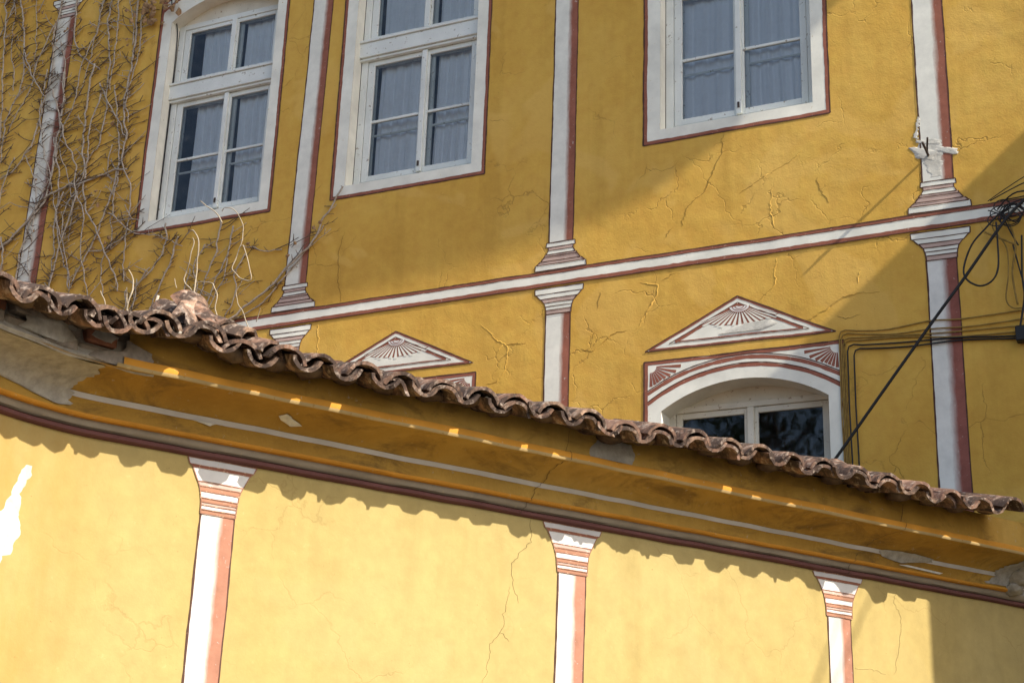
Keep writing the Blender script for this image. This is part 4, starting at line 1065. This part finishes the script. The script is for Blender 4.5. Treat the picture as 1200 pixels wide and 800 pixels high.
# ================================================================== bare climbing vine
vine = thing('climbing_vine', 'leafless climbing vine spreading over the shaded wall left of the first window', 'vine', up(-9, 0.05, 6.2))
rv = random.Random(21)
def smooth_path(pts, sub=6):
    P = [pts[0]] + list(pts) + [pts[-1]]; out = []
    for i in range(1, len(P)-2):
        for k in range(sub):
            t = k/sub; a, b, c, d = P[i-1], P[i], P[i+1], P[i+2]
            out.append(tuple(0.5*((2*b[j]) + (-a[j]+c[j])*t + (2*a[j]-5*b[j]+4*c[j]-d[j])*t*t + (-a[j]+3*b[j]-3*c[j]+d[j])*t**3) for j in range(len(b))))
    out.append(pts[-1]); return out
twig = MB(); twig2 = MB()
def wiggle(p, k, s): return (p[0] + k*nz(p[0]*9, p[1]*9, s), p[1] + k*nz(p[0]*9, p[1]*9, s+5))
def make_twig(mb, u, z, n, ang, L, r):
    pts = [(u, n, z)]; a = ang
    m = 4
    for k in range(m):
        a += rv.uniform(-.22, .22)
        u += math.cos(a)*L/m; z += math.sin(a)*L/m; n = max(0.008, n + rv.uniform(-.012, .008))
        pts.append((u, n, z))
    mb.tube([up(*p) for p in pts], r, 4, 0.55)
    if L > 0.10:
        for k in range(1, m):
            if rv.random() < 0.40:
                b = pts[k]; s = rv.choice((-1, 1)); a2 = a + s*rv.uniform(.5, 1.1); l2 = rv.uniform(.03, .08)
                mb.tube([up(*b), up(b[0]+math.cos(a2)*l2, b[1]+rv.uniform(0, .02), b[2]+math.sin(a2)*l2)], r*0.9, 3, 0.6)
                e = (b[0]+math.cos(a2)*l2, b[1], b[2]+math.sin(a2)*l2)
rx = random.Random(77)
for k in range(15):
    u_ = rx.uniform(-11.2, -8.75); z_ = rx.uniform(8.6, 11.6); pts = [(u_, z_)]; dr = rx.uniform(-.12, .12)
    for q in range(rx.randint(5, 9)):
        u_ += dr + rx.uniform(-.10, .10); z_ -= rx.uniform(.22, .42)
        if u_ > -8.62: u_ = -8.66
        pts.append((u_, max(z_, 6.7)))
    STEMS.append((pts, rx.uniform(.007, .012)))
for k in range(7):
    u_ = rx.uniform(-8.6, -6.9); z_ = rx.uniform(7.2, 7.75); pts = [(u_, z_)]
    for q in range(5):
        u_ += rx.uniform(-.14, .06); z_ -= rx.uniform(.12, .25); pts.append((u_, z_))
    STEMS.append((pts, rx.uniform(.006, .010)))
for si, (pts, r) in enumerate(STEMS):
    P = [wiggle(p, 0.03, si) for p in smooth_path(pts, 7)]
    mb = MB(); n0 = rv.uniform(.02, .045)
    mb.tube([up(p[0], n0 + 0.015*nz(p[0]*3, p[1]*3, si), p[1]) for p in P], r*0.82, 6, 0.7)
    mb.build('stem', 'vine', vine, smooth=True)
    acc = 0
    for a, b in zip(P[:-1], P[1:]):
        acc += math.hypot(b[0]-a[0], b[1]-a[1])
        while acc > 0.055:
            acc -= rv.uniform(0.036, 0.078)
            if 23 <= si <= 25 and rv.random() < 0.75: continue
            right = rv.random() < 0.62
            ang = R_(rv.uniform(8, 48)); ang = ang if right else math.pi - ang*1.1
            L = rv.choice((0.05, 0.07, 0.10, 0.16, 0.24, 0.34)) * rv.uniform(0.7, 1.2)
            make_twig(twig2 if rv.random() < 0.72 else twig, b[0], b[1], n0, ang, L, rv.uniform(.0035, .0068))
twig.build('twigs', 'vine', vine, smooth=True, kind='stuff')
twig2.build('dark_twigs', 'vine_dark', vine, smooth=True, kind='stuff')
# dead leaves still hanging on
lf = MB()
def dead_leaf(u, n, z, s):
    a = rv.uniform(0, 6.28); b = rv.uniform(-.8, .8); i0 = len(lf.v)
    ca, sa = math.cos(a), math.sin(a)
    pts = [(-1, 0, 0), (-.4, .55, .3), (.3, .6, -.1), (1, 0, .25), (.3, -.6, .2), (-.4, -.5, -.2), (0, 0, .45)]
    for x, y, w in pts:
        lf.vert(up(u + (x*ca-y*sa)*s, n + (w + 0.5*y*b)*s*0.8, z + (x*sa+y*ca)*s))
    for k in range(6): lf.f.append((i0+k, i0+(k+1) % 6, i0+6))
for k in range(46):
    dead_leaf(-8.62 + rv.gauss(0, .16), rv.uniform(.03, .12), 10.55 + rv.gauss(0, .16), rv.uniform(.03, .06))
for k in range(34):
    dead_leaf(rv.uniform(-10.9, -8.7), rv.uniform(.02, .06), rv.uniform(7.5, 11.3), rv.uniform(.015, .035))
for k in range(60):
    dead_leaf(rv.uniform(-11.3, -9.6), rv.uniform(.02, .07), rv.uniform(10.3, 11.6), rv.uniform(.015, .032))
for u_, z_ in ((-6.35, 7.55), (-6.28, 7.60), (-6.62, 7.30), (-7.1, 7.5), (-6.55, 7.42)): dead_leaf(u_, .05, z_, .03)
lf.build('dead_leaves', 'dry_leaf', vine, kind='stuff')

shoots = thing('dry_vine_shoots', 'sunlit pale dry shoots looping up from behind the roof tiles under the left window', 'vine', up(-7.5, 1.6, 5.5))
for si, (pts, r) in enumerate(SHOOTS):
    P = [wiggle(p, 0.018, si+3) for p in smooth_path(pts, 6)]
    mb = MB(); mb.tube([up(p[0], 1.6 + 0.08*nz(p[0]*3, p[1]*3, si), p[1]) for p in P], r*0.68, 6, 0.6)
    if si in (3, 4, 9, 10): pass
    mb.build('shoot', 'shoot', shoots, smooth=True)
mb = MB()     # the woody foot the shoots grow from, on the roof
for k, (a, b) in enumerate(((-7.55, -7.75), (-6.85, -7.0), (-8.35, -8.3))):
    mb.tube([up(a, 1.6, 6.35), up(0.5*(a+b), 1.62, 5.9), up(b, 1.65, 5.2)], 0.012, 6, 1.3)
mb.build('foot', 'vine', shoots, smooth=True)

# ================================================================== cables
def cable(name, label, pts, n, r, mat, grp=None, parent=None, nf=None):
    P = smooth_path([tuple(p) for p in pts], 6)
    mb = MB(); N = len(P)
    mb.tube([up(p[0], (n if nf is None else nf(i/(N-1))), p[1]) for i, p in enumerate(P)], r, 6)
    o = mb.build(name, mat, parent, smooth=True)
    if parent is None:
        o['label'] = label; o['category'] = 'cable'
        if grp: o['group'] = grp
    return o
lab = ['topmost ochre painted cable crossing the right lower pilaster', 'second ochre painted cable from the top crossing the right pilaster', 'third ochre painted cable crossing the right pilaster', 'fourth painted cable, just above the two black ones', 'upper black cable along the wall turning down beside the lower window', 'lowest black cable along the wall turning down beside the lower window']
down = [-1.325, -1.310, -1.298, -1.285, -1.262, -1.212]
for k, p in enumerate(RUN):
    zt = p[0][1]; d = down[k]
    mb = MB()
    P = smooth_path([(u_, z_ + 0.008*math.sin(u_*9+k)) for u_, z_ in p], 6)
    P = [(d, 4.35), (d+0.004, 4.8), (d-0.003, 5.25), (d, zt-0.05), (d+0.012, zt-0.012), (d+0.05, zt)] + [q for q in P if q[0] > d+0.09]
    blk = k >= 4
    mb.tube([up(a, 0.014 + (0.004 if blk else 0) + 0.004*nz(a*5, b*5, k), b) for a, b in P], 0.0066 if blk else 0.0055, 6)
    o = mb.build('wall_cable', 'cable' if blk else 'cable_painted', None, smooth=True)
    o['label'] = lab[k]; o['category'] = 'cable'; o['group'] = 'cables clipped along the wall'
drop = cable('thick_cable', 'thick black cable slanting down from the cable tangle to the tiled roof', DROP, 0.3, 0.013, 'cable')
coil = cable('cable_loop', 'large black cable loop hanging below the tangle at right', COIL, 0.3, 0.0075, 'cable')
tang = thing('cable_tangle', 'tangle of black cables bunched on the wall at the right edge', 'cables', up(0.05, 0.1, 6.7))
for k, p in enumerate(WIRES_R):
    cable('strand', '', p, 0.05, 0.006 + 0.002*(k % 2), 'cable' if k not in (0, 1, 5) else 'cable_painted', parent=tang)
rc = random.Random(4)
for k in range(7):
    a = (rc.uniform(-.16, .08), 6.74 + rc.uniform(-.06, .06)); b = (0.42, a[1] + rc.uniform(-.25, .25) + 0.03)
    m_ = (0.5*(a[0]+b[0]) + rc.uniform(-.08, .08), 0.5*(a[1]+b[1]) + rc.uniform(-.12, .10))
    cable('strand', '', [a, m_, b], 0.06, rc.uniform(.003, .007), 'cable', parent=tang, nf=lambda t, q=rc.uniform(.03, .22): 0.04 + q*(0.4+t))
for k in range(6):
    c = (rc.uniform(-.06, .12), 6.66 + rc.uniform(-.08, .06)); R = rc.uniform(.05, .12)
    cable('strand', '', [(c[0]+R*math.cos(t*0.7), c[1]+R*0.8*math.sin(t*0.7)) for t in range(11)], 0.08, 0.0042, 'cable', parent=tang, nf=lambda t, q=rc.uniform(.05, .2): q)
jb = MB(); jb.box(up, (0.02, 0.004, 5.62), (0.14, 0.09, 5.74)); o = bevel(jb.build('junction_box', 'cable'), 0.008)
o['label'] = 'small black junction box at the right end of the cable run'; o['category'] = 'box'
# thin wire down the left reveal of the first window
u1 = UW[0][0] + 0.155
wp = [(u1-0.04, 0.015, 10.62), (u1-0.02, 0.012, 10.50), (u1+0.015, -0.03, 10.36), (u1+0.012, -0.09, 10.22), (u1+0.010, -0.11, 9.9), (u1+0.009, -0.115, 9.2), (u1+0.010, -0.118, 8.4), (u1+0.009, -0.12, 8.02)]
mb = MB(); mb.tube([up(*p) for p in smooth_path(wp, 6)], 0.006, 6)
o = mb.build('thin_wire', 'cable', None, smooth=True); o['label'] = 'thin dark wire hanging down the left reveal of the window by the vine'; o['category'] = 'wire'
# iron bracket
br = thing('iron_bracket', 'rusty iron bracket sticking out of the plaster patch on the right pilaster', 'bracket', up(-0.55, 0, 7.33))
mb = MB(); mb.tube([up(-.55, -.05, 7.30), up(-.55, 0.10, 7.305), up(-.553, 0.215, 7.315)], 0.011, 6); mb.build('rod', 'iron', br, smooth=True)
mb = MB(); mb.tube([up(-.553, 0.03, 7.30), up(-.535, 0.12, 7.33), up(-.515, 0.20, 7.36)], 0.008, 6); mb.build('stay', 'iron', br, smooth=True)
# unseen cables added outside the picture to lay line shadows across the wing
CABS = []
def on_shadow(l, z, dist): return Vector(low(l, 0, z)) + SUN*dist
for k, (a, b) in enumerate((((4.05, 3.72), (3.55, 2.9)), ((3.62, 3.30), (3.25, 2.6)))):
    A, B = on_shadow(a[0], a[1], 8.5+k), on_shadow(b[0], b[1], 7.5+k)
    D = (A-B).normalized(); t0 = B.z/D.z
    foot, head = B - D*t0, A + D*3.0
    mb = MB(); mb.tube([foot.lerp(head, t/10) for t in range(11)], 0.011, 6)
    o = mb.build('shadow_wire', 'cable', None, smooth=True); o['label'] = ('unseen cable added right of the picture for its shadow, nearer the house', 'unseen cable added right of the picture for its shadow, farther from the house')[k]; o['category'] = 'wire'
    CABS.append((foot, head))

# ================================================================== trees across the street (seen in the window reflections)
def tree(x, y, h, cr, label, seed):
    rnd = random.Random(seed)
    t = thing('tree', label, 'tree', (x, y, 0), 'trees across the street')
    mb = MB(); mb.tube([(x, y, -0.1), (x+.1, y, h*.25), (x-.1, y+.1, h*.5), (x, y, h*.8)], 0.22, 9, 0.35)
    for k in range(9):
        a = rnd.uniform(0, 6.28); z = h*rnd.uniform(.4, .75); r = cr*rnd.uniform(.5, .9)
        mb.tube([(x, y, z), (x+math.cos(a)*r*.5, y+math.sin(a)*r*.5, z+r*.25), (x+math.cos(a)*r, y+math.sin(a)*r, z+r*.6)], 0.08, 5, 0.3)
    mb.build('trunk', 'bark', t, smooth=True)
    mb = MB()
    cl = [Vector((rnd.gauss(0, .5), rnd.gauss(0, .5), rnd.gauss(0, .4))) for _ in range(40)]
    for k in range(9000):
        c = rnd.choice(cl); p = c + Vector((rnd.gauss(0, .16), rnd.gauss(0, .16), rnd.gauss(0, .14)))
        p = Vector((x + p.x*cr, y + p.y*cr, h*.68 + p.z*h*.36))
        d = Vector((rnd.uniform(-1, 1), rnd.uniform(-1, 1), rnd.uniform(-1, 1))).normalized(); e = d.orthogonal().normalized(); s = rnd.uniform(.05, .10)
        i = len(mb.v)
        for q in (p-d*s, p+e*s*.5, p+d*s, p-e*s*.5): mb.vert(q)
        mb.f.append((i, i+1, i+2, i+3))
    mb.build('crown', 'leaf', t)
tree(-9.0, -0.5, 13.5, 4.2, 'leafy tree across the street to the left of the viewer', 1)
tree(-6.0, -7.5, 13.0, 3.8, 'leafy tree across the street behind the viewer', 2)

for o in bpy.data.objects:
    if '_base' in o: del o['_base']
